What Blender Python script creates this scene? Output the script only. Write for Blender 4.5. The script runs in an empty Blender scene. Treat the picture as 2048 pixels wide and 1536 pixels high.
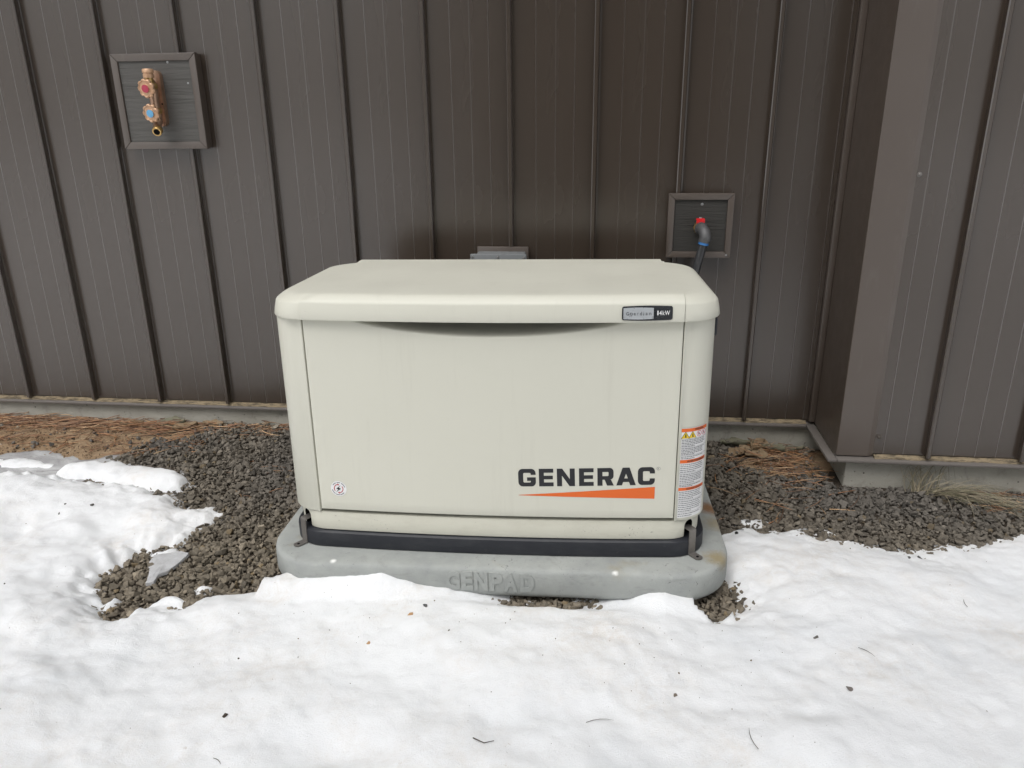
import bpy, bmesh, math, random
import numpy as np
from mathutils import Matrix, Vector

random.seed(7)
RNG = np.random.default_rng(11)
sc = bpy.context.scene
COL = sc.collection

# ------------------------------------------------------------------ camera, sky, sun, exposure
cam_d = bpy.data.cameras.new('camera')
cam = bpy.data.objects.new('camera', cam_d)
COL.objects.link(cam)
sc.camera = cam
cam_d.sensor_width = 36.0
cam_d.sensor_fit = 'HORIZONTAL'
cam_d.lens = 1542.9 / 2048 * 36.0
cam_d.clip_start = 0.02
cam_d.clip_end = 500
YAW, PITCH, ROLL = 0.1191, 0.3392, -0.0123
_R = Vector((math.cos(YAW), math.sin(YAW), 0))
_Y = Vector((-math.sin(YAW), math.cos(YAW), 0))
_F = _Y * math.cos(PITCH) - Vector((0, 0, 1)) * math.sin(PITCH)
_U = _Y * math.sin(PITCH) + Vector((0, 0, 1)) * math.cos(PITCH)
_r2 = _R * math.cos(ROLL) + _U * math.sin(ROLL)
_u2 = _U * math.cos(ROLL) - _R * math.sin(ROLL)
M = Matrix((( _r2.x, _u2.x, -_F.x, 0.111), (_r2.y, _u2.y, -_F.y, -2.8525), (_r2.z, _u2.z, -_F.z, 1.284), (0, 0, 0, 1)))
cam.matrix_world = M

world = bpy.data.worlds.new('World')
sc.world = world
world.use_nodes = True
wn = world.node_tree
wn.nodes.clear()
w_out = wn.nodes.new('ShaderNodeOutputWorld')
w_bg = wn.nodes.new('ShaderNodeBackground')
w_sky = wn.nodes.new('ShaderNodeTexSky')
w_hsv = wn.nodes.new('ShaderNodeHueSaturation')
w_sky.sky_type = 'NISHITA'
w_sky.sun_disc = False
SUN_EL, SUN_AZ = math.radians(60), math.radians(200)      # azimuth: direction the light comes from, clockwise from +Y
w_sky.sun_elevation = SUN_EL
w_sky.sun_rotation = SUN_AZ
w_sky.air_density = 1.0
w_sky.dust_density = 4.0
w_sky.ozone_density = 1.0
w_hsv.inputs['Saturation'].default_value = 0.20           # an overcast, nearly colourless sky
w_bg.inputs['Strength'].default_value = 0.12
wn.links.new(w_sky.outputs[0], w_hsv.inputs['Color'])
wn.links.new(w_hsv.outputs[0], w_bg.inputs['Color'])
wn.links.new(w_bg.outputs[0], w_out.inputs['Surface'])

sun_d = bpy.data.lights.new('sun', 'SUN')
sun_d.energy = 1.1
sun_d.angle = math.radians(50)
sun_d.color = (1.0, 0.985, 0.96)
sun = bpy.data.objects.new('sun', sun_d)
COL.objects.link(sun)
_sd = Vector((math.sin(SUN_AZ) * math.cos(SUN_EL), math.cos(SUN_AZ) * math.cos(SUN_EL), math.sin(SUN_EL)))
sun.rotation_euler = _sd.to_track_quat('Z', 'Y').to_euler()
sun.location = (0, -6, 6)

sc.view_settings.view_transform = 'Standard'
sc.view_settings.look = 'None'
sc.view_settings.exposure = 0.40
sc.view_settings.gamma = 1.0
sc.view_settings.use_curve_mapping = False

# ------------------------------------------------------------------ helpers
def link(o, parent=None):
    COL.objects.link(o)
    if parent is not None:
        o.parent = parent
    return o

def tag(o, label=None, cat=None, group=None, kind=None):
    if label: o['label'] = label
    if cat: o['category'] = cat
    if group: o['group'] = group
    if kind: o['kind'] = kind
    return o

def empty(name, loc=(0, 0, 0), rz=0.0, parent=None):
    o = bpy.data.objects.new(name, None)
    o.location = loc
    o.rotation_euler = (0, 0, rz)
    o.empty_display_size = 0.05
    return link(o, parent)

def smooth(me, angle=35):
    me.polygons.foreach_set('use_smooth', [True] * len(me.polygons))
    me.set_sharp_from_angle(angle=math.radians(angle))

def mobj(name, verts, faces, mat, parent=None, ang=None):
    me = bpy.data.meshes.new(name)
    me.from_pydata([tuple(v) for v in verts], [], [tuple(f) for f in faces])
    me.validate()
    if mat: me.materials.append(mat)
    if ang: smooth(me, ang)
    return link(bpy.data.objects.new(name, me), parent)

def bobj(name, bm, mat, parent=None, ang=None):
    bmesh.ops.recalc_face_normals(bm, faces=bm.faces)
    me = bpy.data.meshes.new(name)
    bm.to_mesh(me)
    bm.free()
    if mat: me.materials.append(mat)
    if ang: smooth(me, ang)
    return link(bpy.data.objects.new(name, me), parent)

def box_bm(lo, hi, bev=0.0, seg=2, bm=None):
    b = bm or bmesh.new()
    vs = [b.verts.new((x, y, z)) for x in (lo[0], hi[0]) for y in (lo[1], hi[1]) for z in (lo[2], hi[2])]
    fs = []
    for f in ((0, 1, 3, 2), (4, 6, 7, 5), (0, 4, 5, 1), (2, 3, 7, 6), (0, 2, 6, 4), (1, 5, 7, 3)):
        fs.append(b.faces.new([vs[i] for i in f]))
    if bev > 0:
        es = list({e for f in fs for e in f.edges})
        bmesh.ops.bevel(b, geom=es, offset=bev, segments=seg, profile=0.5, affect='EDGES', clamp_overlap=True)
    return b

def box(name, lo, hi, mat, parent=None, bev=0.0, seg=2):
    return bobj(name, box_bm(lo, hi, bev, seg), mat, parent, 40 if bev else None)

def tube_geo(path, radii, n=12, cap=True):
    path = [Vector(p) for p in path]
    if not hasattr(radii, '__len__'): radii = [radii] * len(path)
    V, F = [], []
    t0 = (path[1] - path[0]).normalized()
    ref = Vector((0, 0, 1)) if abs(t0.z) < 0.9 else Vector((1, 0, 0))
    nrm = t0.cross(ref).normalized()
    for i, p in enumerate(path):
        if i == 0: t = path[1] - path[0]
        elif i == len(path) - 1: t = path[-1] - path[-2]
        else: t = (path[i + 1] - path[i]).normalized() + (path[i] - path[i - 1]).normalized()
        t.normalize()
        nrm = (nrm - t * nrm.dot(t)).normalized()
        bn = t.cross(nrm)
        for k in range(n):
            a = 2 * math.pi * k / n
            V.append(p + (nrm * math.cos(a) + bn * math.sin(a)) * radii[i])
    for i in range(len(path) - 1):
        for k in range(n):
            a, b = i * n + k, i * n + (k + 1) % n
            F.append((a, b, b + n, a + n))
    if cap:
        F.append(tuple(range(n - 1, -1, -1)))
        F.append(tuple(range((len(path) - 1) * n, len(path) * n)))
    return V, F

def tube(name, path, radii, mat, parent=None, n=14, cap=True, ang=40):
    V, F = tube_geo(path, radii, n, cap)
    return mobj(name, V, F, mat, parent, ang)

def prism(name, poly, y0, y1, mat, parent=None, bev=0.0, ang=None):
    """a 2-D outline (x, z) pulled from y0 to y1"""
    b = bmesh.new()
    a = [b.verts.new((p[0], y0, p[1])) for p in poly]
    c = [b.verts.new((p[0], y1, p[1])) for p in poly]
    n = len(poly)
    fa = b.faces.new(a)
    b.faces.new(c[::-1])
    for i in range(n):
        b.faces.new((a[i], a[(i + 1) % n], c[(i + 1) % n], c[i]))
    if bev:
        es = list(fa.edges)
        bmesh.ops.bevel(b, geom=es, offset=bev, segments=2, profile=0.5, affect='EDGES')
    return bobj(name, b, mat, parent, ang)

# value noise, vectorised
def _hash(ix, iy, s):
    h = (ix.astype(np.int64) * 374761393 + iy.astype(np.int64) * 668265263 + s * 974634777) & 0xFFFFFFFF
    h = ((h ^ (h >> 13)) * 1274126177) & 0xFFFFFFFF
    return ((h ^ (h >> 16)) & 0xFFFFFF) / float(0xFFFFFF)

def vnoise(x, y, sc_, seed=0):
    x = np.asarray(x, float) * sc_
    y = np.asarray(y, float) * sc_
    ix, iy = np.floor(x), np.floor(y)
    fx, fy = x - ix, y - iy
    fx = fx * fx * fx * (fx * (fx * 6 - 15) + 10)
    fy = fy * fy * fy * (fy * (fy * 6 - 15) + 10)
    a = _hash(ix, iy, seed); b = _hash(ix + 1, iy, seed); c = _hash(ix, iy + 1, seed); d = _hash(ix + 1, iy + 1, seed)
    return (a * (1 - fx) + b * fx) * (1 - fy) + (c * (1 - fx) + d * fx) * fy - 0.5

def fbm(x, y, sc_, seed=0, octv=4, gain=0.5):
    r, g = 0, 1.0
    for o in range(octv):
        r = r + g * vnoise(x + 13.7 * o, y - 7.3 * o, sc_ * 2 ** o, seed + o)
        g *= gain
    return r

def sstep(a, b, t):
    t = np.clip((t - a) / (b - a), 0, 1)
    return t * t * (3 - 2 * t)

def sdist(px, py, poly):
    """signed distance to a polygon, positive inside"""
    px = np.asarray(px, float); py = np.asarray(py, float)
    P = np.array(poly, float); Q = np.roll(P, -1, 0)
    best = np.full(px.shape, 1e18); ins = np.zeros(px.shape, bool)
    for (ax, ay), (bx, by) in zip(P, Q):
        ex, ey = bx - ax, by - ay
        t = np.clip(((px - ax) * ex + (py - ay) * ey) / (ex * ex + ey * ey + 1e-12), 0, 1)
        d = (px - ax - t * ex) ** 2 + (py - ay - t * ey) ** 2
        best = np.minimum(best, d)
        cond = ((ay > py) != (by > py))
        with np.errstate(divide='ignore', invalid='ignore'):
            xi = (bx - ax) * (py - ay) / (by - ay + 1e-15) + ax
        ins ^= cond & (px < xi)
    d = np.sqrt(best)
    return np.where(ins, d, -d)

# ------------------------------------------------------------------ materials
def srgb(r, g, b):
    f = lambda c: (c / 255 / 12.92) if c / 255 <= 0.04045 else ((c / 255 + 0.055) / 1.055) ** 2.4
    return (f(r), f(g), f(b), 1.0)

class Mat:
    def __init__(s, name, color, rough=0.5, metal=0.0, spec=0.5):
        s.m = bpy.data.materials.new(name)
        s.m.use_nodes = True
        s.nt = s.m.node_tree
        s.N = s.nt.nodes
        s.p = s.N['Principled BSDF']
        s.p.inputs['Base Color'].default_value = color
        s.p.inputs['Roughness'].default_value = rough
        s.p.inputs['Metallic'].default_value = metal
        s.p.inputs['Specular IOR Level'].default_value = spec
        s.col = None
        s.base = color
        s.co = s.N.new('ShaderNodeTexCoord').outputs['Object']
        s.nrm = None
    def new(s, t): return s.N.new(t)
    def lk(s, a, b): s.nt.links.new(a, b)
    def noise(s, scale, detail=5, rough=0.6, stretch=None, dist=0.0):
        n = s.new('ShaderNodeTexNoise')
        n.inputs['Scale'].default_value = scale
        n.inputs['Detail'].default_value = detail
        n.inputs['Roughness'].default_value = rough
        n.inputs['Distortion'].default_value = dist
        src = s.co
        if stretch:
            mp = s.new('ShaderNodeMapping')
            mp.inputs['Scale'].default_value = stretch
            s.lk(s.co, mp.inputs['Vector']); src = mp.outputs[0]
        s.lk(src, n.inputs['Vector'])
        return n.outputs['Fac']
    def voro(s, scale, feature='F1'):
        n = s.new('ShaderNodeTexVoronoi')
        n.feature = feature
        n.inputs['Scale'].default_value = scale
        s.lk(s.co, n.inputs['Vector'])
        return n.outputs['Distance']
    def ramp(s, src, a, b, lo=0.0, hi=1.0):
        n = s.new('ShaderNodeMapRange')
        n.inputs['From Min'].default_value = a; n.inputs['From Max'].default_value = b
        n.inputs['To Min'].default_value = lo; n.inputs['To Max'].default_value = hi
        s.lk(src, n.inputs['Value'])
        return n.outputs[0]
    def mul(s, a, b):
        n = s.new('ShaderNodeMath'); n.operation = 'MULTIPLY'
        s.lk(a, n.inputs[0])
        if isinstance(b, (int, float)): n.inputs[1].default_value = b
        else: s.lk(b, n.inputs[1])
        return n.outputs[0]
    def mix(s, fac, color):
        """lay a colour over what is there, by fac (socket or number)"""
        n = s.new('ShaderNodeMix'); n.data_type = 'RGBA'
        if isinstance(fac, (int, float)): n.inputs[0].default_value = fac
        else: s.lk(fac, n.inputs[0])
        if s.col is None: n.inputs[6].default_value = s.base
        else: s.lk(s.col, n.inputs[6])
        if hasattr(color, 'is_linked'): s.lk(color, n.inputs[7])
        else: n.inputs[7].default_value = color
        s.col = n.outputs[2]
        s.lk(s.col, s.p.inputs['Base Color'])
        return s
    def spot(s, p, r, color, amt=1.0, wob=0.5, nscale=60):
        n = s.new('ShaderNodeVectorMath'); n.operation = 'DISTANCE'
        s.lk(s.co, n.inputs[0]); n.inputs[1].default_value = p
        a = s.new('ShaderNodeMath'); a.operation = 'MULTIPLY_ADD'
        s.lk(s.noise(nscale, 4, 0.7), a.inputs[0]); a.inputs[1].default_value = -wob * 2 * r; s.lk(n.outputs['Value'], a.inputs[2])
        return s.mix(s.ramp(a.outputs[0], r * 0.25 - wob * r, r - wob * r, amt, 0), color)
    def rough(s, src, a, b, lo, hi):
        s.lk(s.ramp(src, a, b, lo, hi), s.p.inputs['Roughness']); return s
    def bump(s, src, strength, dist):
        n = s.new('ShaderNodeBump')
        n.inputs['Strength'].default_value = strength
        n.inputs['Distance'].default_value = dist
        s.lk(src, n.inputs['Height'])
        if s.nrm is not None: s.lk(s.nrm, n.inputs['Normal'])
        s.nrm = n.outputs[0]
        s.lk(s.nrm, s.p.inputs['Normal'])
        return s

def build_materials():
    D = {}
    m = Mat('brown_painted_steel', (0.047, 0.0340, 0.0248, 1), 0.25, 0, 1.0)
    m.mix(m.ramp(m.noise(1.3, 3, 0.5, (1, 1, 0.3)), 0.35, 0.7, 0, 0.6), (0.055, 0.0405, 0.0300, 1))
    m.mix(m.ramp(m.noise(420, 2, 0.5), 0.76, 0.80, 0, 0.35), (0.22, 0.20, 0.17, 1))
    m.rough(m.noise(2.2, 4, 0.6, (1, 1, 0.3)), 0.3, 0.7, 0.22, 0.30)
    m.bump(m.noise(1.5, 1, 0.3, (1, 1, 0.45)), 0.25, 0.004)
    D['steel'] = m.m
    m = Mat('ridge_highlight_steel', (0.058, 0.044, 0.034, 1), 0.28, 0, 1.0)     # sky highlight on the ridges put into a lighter, shinier steel
    m.p.inputs['IOR'].default_value = 1.75
    D['ridge'] = m.m
    m = Mat('brown_trim_steel', (0.078, 0.0585, 0.0455, 1), 0.28, 0, 1.0)
    m.mix(m.ramp(m.noise(40, 4, 0.7, (1, 1, 0.2)), 0.58, 0.8, 0, 0.25), (0.16, 0.145, 0.13, 1))
    m.rough(m.noise(9, 4), 0.3, 0.7, 0.34, 0.5)
    m.bump(m.noise(4, 2, 0.4), 0.2, 0.004)
    D['trim'] = m.m
    m = Mat('flashing_steel', (0.150, 0.135, 0.124, 1), 0.34)  # paler than the wall: its sky reflection is put into the colour
    m.mix(m.ramp(m.noise(30, 5, 0.7), 0.5, 0.75, 0, 0.5), (0.2, 0.18, 0.155, 1))
    D['flashing'] = m.m
    m = Mat('concrete', (0.34, 0.325, 0.28, 1), 0.9, 0, 0.25)
    m.mix(m.ramp(m.noise(5, 6, 0.65, (1, 1, 2)), 0.38, 0.7), (0.44, 0.425, 0.375, 1))
    m.mix(m.ramp(m.noise(14, 6, 0.7, None, 0.6), 0.55, 0.75, 0, 0.6), (0.15, 0.142, 0.12, 1))
    v = m.voro(45)
    m.mix(m.mul(m.ramp(v, 0.10, 0.16, 1, 0), m.ramp(m.noise(9, 2), 0.5, 0.6)), (0.05, 0.047, 0.04, 1))
    m.bump(m.noise(120, 5, 0.7), 0.5, 0.003).bump(m.ramp(v, 0.08, 0.2), 0.4, 0.004)
    D['concrete'] = m.m
    m = Mat('pad_concrete', (0.315, 0.33, 0.32, 1), 0.86, 0, 0.3)
    m.mix(m.ramp(m.noise(7, 6, 0.65), 0.36, 0.68), (0.40, 0.415, 0.395, 1))
    m.mix(m.ramp(m.noise(16, 6, 0.7, (1, 1, 3), 0.5), 0.55, 0.75, 0, 0.5), (0.22, 0.225, 0.205, 1))
    m.mix(m.ramp(m.noise(55, 5, 0.7), 0.62, 0.78, 0, 0.55), (0.50, 0.51, 0.48, 1))
    m.mix(m.ramp(m.noise(4, 4, 0.7), 0.62, 0.80, 0, 0.5), (0.33, 0.28, 0.16, 1))
    m.mix(m.mul(m.ramp(m.noise(75, 4, 0.75, None, 1.2), 0.62, 0.68), m.ramp(m.noise(6, 2), 0.52, 0.6)), (0.07, 0.07, 0.068, 1))
    m.bump(m.noise(160, 5, 0.7), 0.4, 0.002).bump(m.noise(26, 4, 0.6), 0.35, 0.004)
    m.spot((0.655, 0.30, 0.0), 0.055, (0.23, 0.11, 0.04, 1), 0.9).spot((0.66, 0.20, 0.0), 0.06, (0.30, 0.24, 0.13, 1), 0.6)
    m.spot((0.63, 0.0, 0.0), 0.05, (0.28, 0.21, 0.08, 1), 0.7).spot((-0.445, -0.085, 0.0), 0.011, (0.82, 0.82, 0.80, 1), 1.0, 0.2)
    m.spot((0.343, -0.094, -0.001), 0.011, (0.82, 0.82, 0.80, 1), 1.0, 0.4, 120)
    D['pad'] = m.m
    m = Mat('beige_powder_coat', (0.635, 0.628, 0.543, 1), 0.42, 0, 0.45)
    m.mix(m.ramp(m.noise(3.2, 5, 0.6), 0.4, 0.72, 0, 0.35), (0.605, 0.598, 0.515, 1))
    m.mix(m.ramp(m.noise(24, 6, 0.72, (1, 1, 2.2)), 0.66, 0.82, 0, 0.35), (0.42, 0.40, 0.34, 1))
    m.mix(m.ramp(m.noise(26, 5, 0.7, (1, 1, 0.07)), 0.56, 0.78, 0, 0.22), (0.47, 0.455, 0.385, 1))
    m.mix(m.ramp(m.noise(330, 3, 0.6), 0.73, 0.78, 0, 0.5), (0.25, 0.23, 0.19, 1))
    m.rough(m.noise(6, 5, 0.6), 0.3, 0.7, 0.36, 0.5)
    m.bump(m.noise(900, 2, 0.5), 0.12, 0.0006).bump(m.noise(3, 2, 0.4), 0.06, 0.006)
    D['beige'] = m.m
    m = Mat('beige_base_frame', (0.615, 0.605, 0.515, 1), 0.46, 0, 0.4)
    m.mix(m.ramp(m.noise(9, 5, 0.7, (1, 1, 3)), 0.5, 0.75, 0, 0.45), (0.47, 0.45, 0.37, 1))
    m.mix(m.mul(m.ramp(m.noise(150, 4, 0.7), 0.62, 0.70), m.ramp(m.noise(8, 3), 0.52, 0.62)), (0.12, 0.11, 0.10, 1))
    D['beige_base'] = m.m
    m = Mat('black_plastic', (0.018, 0.020, 0.026, 1), 0.5, 0, 0.45)
    m.mix(m.ramp(m.noise(12, 6, 0.7, (1, 1, 3)), 0.45, 0.75, 0, 0.6), (0.045, 0.047, 0.052, 1))
    m.mix(m.ramp(m.noise(70, 4, 0.7), 0.64, 0.8, 0, 0.5), (0.13, 0.125, 0.115, 1))
    m.bump(m.noise(60, 4), 0.25, 0.002)
    D['black'] = m.m
    D['void'] = Mat('dark_opening', (0.006, 0.006, 0.006, 1), 0.95, 0, 0.1).m  # near-black, puts the shade inside openings into the colour
    m = Mat('galvanised_strap', (0.23, 0.215, 0.20, 1), 0.48, 0.6, 0.5)
    m.mix(m.ramp(m.noise(80, 5, 0.7), 0.5, 0.7, 0, 0.5), (0.15, 0.135, 0.12, 1))
    D['strap'] = m.m
    D['ink'] = Mat('black_ink', (0.014, 0.015, 0.018, 1), 0.45).m
    D['orange'] = Mat('orange_ink', (0.74, 0.135, 0.018, 1), 0.45).m
    D['white'] = Mat('white_vinyl', (0.80, 0.80, 0.80, 1), 0.4).m
    D['grey_ink'] = Mat('grey_ink', (0.16, 0.165, 0.175, 1), 0.5).m
    D['red_ink'] = Mat('red_ink', (0.42, 0.06, 0.07, 1), 0.5).m
    D['yellow'] = Mat('yellow_ink', (0.78, 0.56, 0.02, 1), 0.5).m
    D['pink_ink'] = Mat('pink_ink', (0.60, 0.10, 0.16, 1), 0.5).m
    m = Mat('silver_badge', (0.52, 0.545, 0.565, 1), 0.3, 0.35)
    m.rough(m.noise(60, 4), 0.3, 0.7, 0.2, 0.5)
    D['silver'] = m.m
    m = Mat('badge_black', (0.012, 0.014, 0.017, 1), 0.22)
    m.rough(m.noise(70, 4), 0.35, 0.7, 0.15, 0.45)
    D['badge'] = m.m
    m = Mat('grey_board', (0.108, 0.104, 0.097, 1), 0.7, 0, 0.35)
    m.mix(m.ramp(m.noise(16, 6, 0.7, (0.35, 1, 4.5), 0.7), 0.42, 0.66, 0, 0.7), (0.074, 0.071, 0.066, 1))
    m.bump(m.noise(14, 6, 0.65, (0.3, 1, 5), 1.4), 0.9, 0.004)
    D['board'] = m.m
    m = Mat('dark_grey_board', (0.044, 0.042, 0.038, 1), 0.7, 0, 0.3)
    m.bump(m.noise(22, 6, 0.65, (0.25, 1, 5), 1.2), 0.9, 0.004)
    D['board_dark'] = m.m
    m = Mat('copper_bronze', (0.56, 0.37, 0.26, 1), 0.36, 0.75)
    m.mix(m.ramp(m.noise(40, 5, 0.7), 0.4, 0.7, 0, 0.8), (0.36, 0.22, 0.15, 1))
    D['bronze'] = m.m
    m = Mat('brass', (0.60, 0.40, 0.16, 1), 0.32, 0.85)
    m.mix(m.ramp(m.noise(50, 5, 0.7), 0.45, 0.7, 0, 0.6), (0.38, 0.24, 0.10, 1))
    D['brass'] = m.m
    m = Mat('brass_handle', (0.58, 0.36, 0.225, 1), 0.42, 0.3)
    m.mix(m.ramp(m.noise(60, 4, 0.7), 0.45, 0.7, 0, 0.4), (0.45, 0.27, 0.14, 1))
    D['handle'] = m.m
    D['hot'] = Mat('red_cap', (0.42, 0.035, 0.075, 1), 0.4).m
    D['cold'] = Mat('blue_cap', (0.13, 0.38, 0.62, 1), 0.45).m
    D['red'] = Mat('red_plastic', (0.62, 0.012, 0.016, 1), 0.3).m
    D['blue_ring'] = Mat('blue_plastic', (0.05, 0.20, 0.50, 1), 0.4).m
    m = Mat('black_pipe', (0.035, 0.036, 0.038, 1), 0.32)
    m.mix(m.ramp(m.noise(60, 5, 0.7, (1, 1, 0.3)), 0.52, 0.7, 0, 0.6), (0.10, 0.10, 0.10, 1))
    D['pipe'] = m.m
    m = Mat('iron_elbow', (0.10, 0.10, 0.102, 1), 0.5, 0.3)
    m.bump(m.noise(200, 4), 0.4, 0.001)
    D['iron'] = m.m
    m = Mat('grey_enclosure', (0.185, 0.195, 0.20, 1), 0.5)
    D['enclosure'] = m.m
    D['screw'] = Mat('zinc_screw', (0.62, 0.62, 0.62, 1), 0.3, 0.9).m
    D['screw_brown'] = Mat('brown_screw', (0.10, 0.085, 0.073, 1), 0.35, 0.2).m
    m = Mat('weathered_closure', (0.27, 0.215, 0.14, 1), 0.9, 0, 0.2)
    m.mix(m.ramp(m.noise(30, 6, 0.75, (1, 1, 6)), 0.44, 0.60), (0.085, 0.07, 0.05, 1))
    m.bump(m.noise(120, 5, 0.7), 0.7, 0.004)
    D['closure'] = m.m
    m = Mat('sandy_soil', (0.33, 0.225, 0.135, 1), 0.95, 0, 0.2)
    m.mix(m.ramp(m.noise(7, 6, 0.7), 0.38, 0.66), (0.44, 0.32, 0.205, 1))
    m.mix(m.ramp(m.noise(38, 5, 0.75), 0.55, 0.7, 0, 0.75), (0.13, 0.085, 0.052, 1))
    m.mix(m.ramp(m.noise(230, 3, 0.6), 0.60, 0.72, 0, 0.7), (0.42, 0.31, 0.20, 1))
    m.bump(m.noise(240, 4, 0.7), 0.9, 0.006).bump(m.noise(40, 5, 0.7), 0.9, 0.014)
    at = m.new('ShaderNodeAttribute'); at.attribute_name = 'Col'
    m.mix(m.ramp(at.outputs['Fac'], 0.35, 0.75, 1, 0), (0.075, 0.060, 0.046, 1))     # dark stone fines under the gravel
    D['soil'] = m.m
    m = Mat('snow', (0.835, 0.848, 0.862, 1), 0.6, 0, 0.25)
    m.mix(m.mul(m.ramp(m.noise(3.1, 5, 0.65), 0.46, 0.70, 0, 0.8), m.ramp(m.noise(22, 6, 0.75, None, 0.8), 0.36, 0.70)), (0.68, 0.63, 0.57, 1))
    m.mix(m.mul(m.ramp(m.noise(80, 5, 0.75, None, 1.0), 0.60, 0.70, 0, 0.55), m.ramp(m.noise(6.5, 4, 0.65), 0.52, 0.66)), (0.40, 0.33, 0.26, 1))
    m.mix(m.ramp(m.noise(2.2, 4, 0.6), 0.55, 0.75, 0, 0.5), (0.70, 0.735, 0.77, 1))
    m.mix(m.ramp(m.noise(520, 2, 0.5), 0.73, 0.77, 0, 0.6), (0.2, 0.18, 0.15, 1))
    m.bump(m.noise(420, 3, 0.7), 0.6, 0.003).bump(m.noise(85, 5, 0.7), 0.35, 0.005).bump(m.noise(15, 3, 0.5, (1, 1.3, 1)), 0.18, 0.012)
    D['snow'] = m.m
    m = Mat('grey_ice', (0.46, 0.46, 0.465, 1), 0.25, 0, 0.5)
    m.mix(m.ramp(m.noise(9, 6, 0.7, (0.6, 1.6, 1), 0.8), 0.45, 0.65, 0, 0.85), (0.74, 0.75, 0.76, 1))
    m.mix(m.ramp(m.noise(30, 6, 0.75), 0.58, 0.72, 0, 0.6), (0.20, 0.17, 0.145, 1))
    m.bump(m.noise(40, 5, 0.7), 0.5, 0.006)
    m.p.inputs['Transmission Weight'].default_value = 0.2
    D['ice'] = m.m
    m = Mat('pale_ice', (0.60, 0.60, 0.61, 1), 0.22, 0, 0.5)
    m.mix(m.ramp(m.noise(40, 5, 0.7), 0.4, 0.65), (0.72, 0.73, 0.745, 1))
    m.bump(m.noise(60, 4, 0.7), 0.5, 0.006)
    m.p.inputs['Transmission Weight'].default_value = 0.25
    D['ice_pale'] = m.m
    m = Mat('crushed_stone', (0.15, 0.14, 0.125, 1), 0.85, 0, 0.3)
    at = m.new('ShaderNodeAttribute'); at.attribute_name = 'Col'
    m.mix(1.0, at.outputs['Color'])
    m.mix(m.ramp(m.noise(140, 4, 0.7), 0.45, 0.75, 0, 0.5), (0.20, 0.185, 0.16, 1))
    m.bump(m.noise(300, 4, 0.7), 0.5, 0.002)
    D['stone'] = m.m
    m = Mat('pine_needle', (0.26, 0.115, 0.045, 1), 0.6)
    at = m.new('ShaderNodeAttribute'); at.attribute_name = 'Col'
    m.mix(1.0, at.outputs['Color'])
    D['needle'] = m.m
    m = Mat('dry_leaf', (0.25, 0.18, 0.11, 1), 0.75)
    m.mix(m.ramp(m.noise(50, 5, 0.7), 0.4, 0.7, 0, 0.7), (0.20, 0.14, 0.075, 1))
    m.bump(m.noise(90, 4), 0.6, 0.003)
    D['leaf'] = m.m
    m = Mat('green_grey_leaf', (0.15, 0.15, 0.10, 1), 0.75)
    m.mix(m.ramp(m.noise(50, 5, 0.7), 0.4, 0.7, 0, 0.7), (0.20, 0.18, 0.125, 1))
    D['leaf_green'] = m.m
    m = Mat('faded_grass', (0.23, 0.22, 0.12, 1), 0.65)
    at = m.new('ShaderNodeAttribute'); at.attribute_name = 'Col'
    m.mix(1.0, at.outputs['Color'])
    D['grass'] = m.m
    D['twig'] = Mat('dark_twig', (0.05, 0.036, 0.026, 1), 0.85).m
    D['pine'] = Mat('pine_foliage', (0.035, 0.055, 0.025, 1), 0.6).m
    D['chip'] = Mat('pale_chip', (0.55, 0.47, 0.34, 1), 0.8).m
    D['orange_chip'] = Mat('orange_chip', (0.42, 0.25, 0.12, 1), 0.7).m
    return D
MT = build_materials()

# ------------------------------------------------------------------ ground, snow, gravel
GX, GY, GZ, GYAW = -0.1766, -0.9441, 0.0981, 0.0247      # generator: middle of its front edge, on the pad
_c, _s = math.cos(GYAW), math.sin(GYAW)
def g2w(x, y): return GX + x * _c - y * _s, GY + x * _s + y * _c
def w2g(x, y): return (x - GX) * _c + (y - GY) * _s, -(x - GX) * _s + (y - GY) * _c

def ground_z(x, y):
    x = np.asarray(x, float); y = np.asarray(y, float)
    side = 1 - 0.35 * sstep(0.55, 1.0, x)
    z = 0.068 * side * sstep(-1.0, -0.05, y) - 0.012
    near = np.clip(1 - np.abs(x) / 6, 0, 1)
    return z + 0.010 * fbm(x, y, 3.0, 5, 3) * near + 0.004 * vnoise(x, y, 22, 9) * near

def axis(lo, hi, step, out_lo, out_hi, grow=1.35):
    a = list(np.arange(lo, hi + step / 2, step))
    s = step
    while a[-1] < out_hi:
        s *= grow; a.append(min(a[-1] + s, out_hi))
    s = step
    while a[0] > out_lo:
        s *= grow; a.insert(0, max(a[0] - s, out_lo))
    return np.array(a)

def grid_faces(nx, ny, keep=None):
    i = np.arange(nx - 1)[:, None] * ny + np.arange(ny - 1)[None, :]
    f = np.stack([i, i + ny, i + ny + 1, i + 1], -1).reshape(-1, 4)
    return f if keep is None else f[keep.reshape(-1)]

def grid_object(name, xs, ys, Z, mat, keep=None):
    X, Y = np.meshgrid(xs, ys, indexing='ij')
    V = np.stack([X, Y, Z], -1).reshape(-1, 3)
    F = grid_faces(len(xs), len(ys), keep)
    used = np.unique(F)
    rem = np.full(len(V), -1); rem[used] = np.arange(len(used))
    me = bpy.data.meshes.new(name)
    me.from_pydata(V[used].tolist(), [], rem[F].tolist())
    me.materials.append(mat)
    me.polygons.foreach_set('use_smooth', [True] * len(me.polygons))
    return link(bpy.data.objects.new(name, me))

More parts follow.
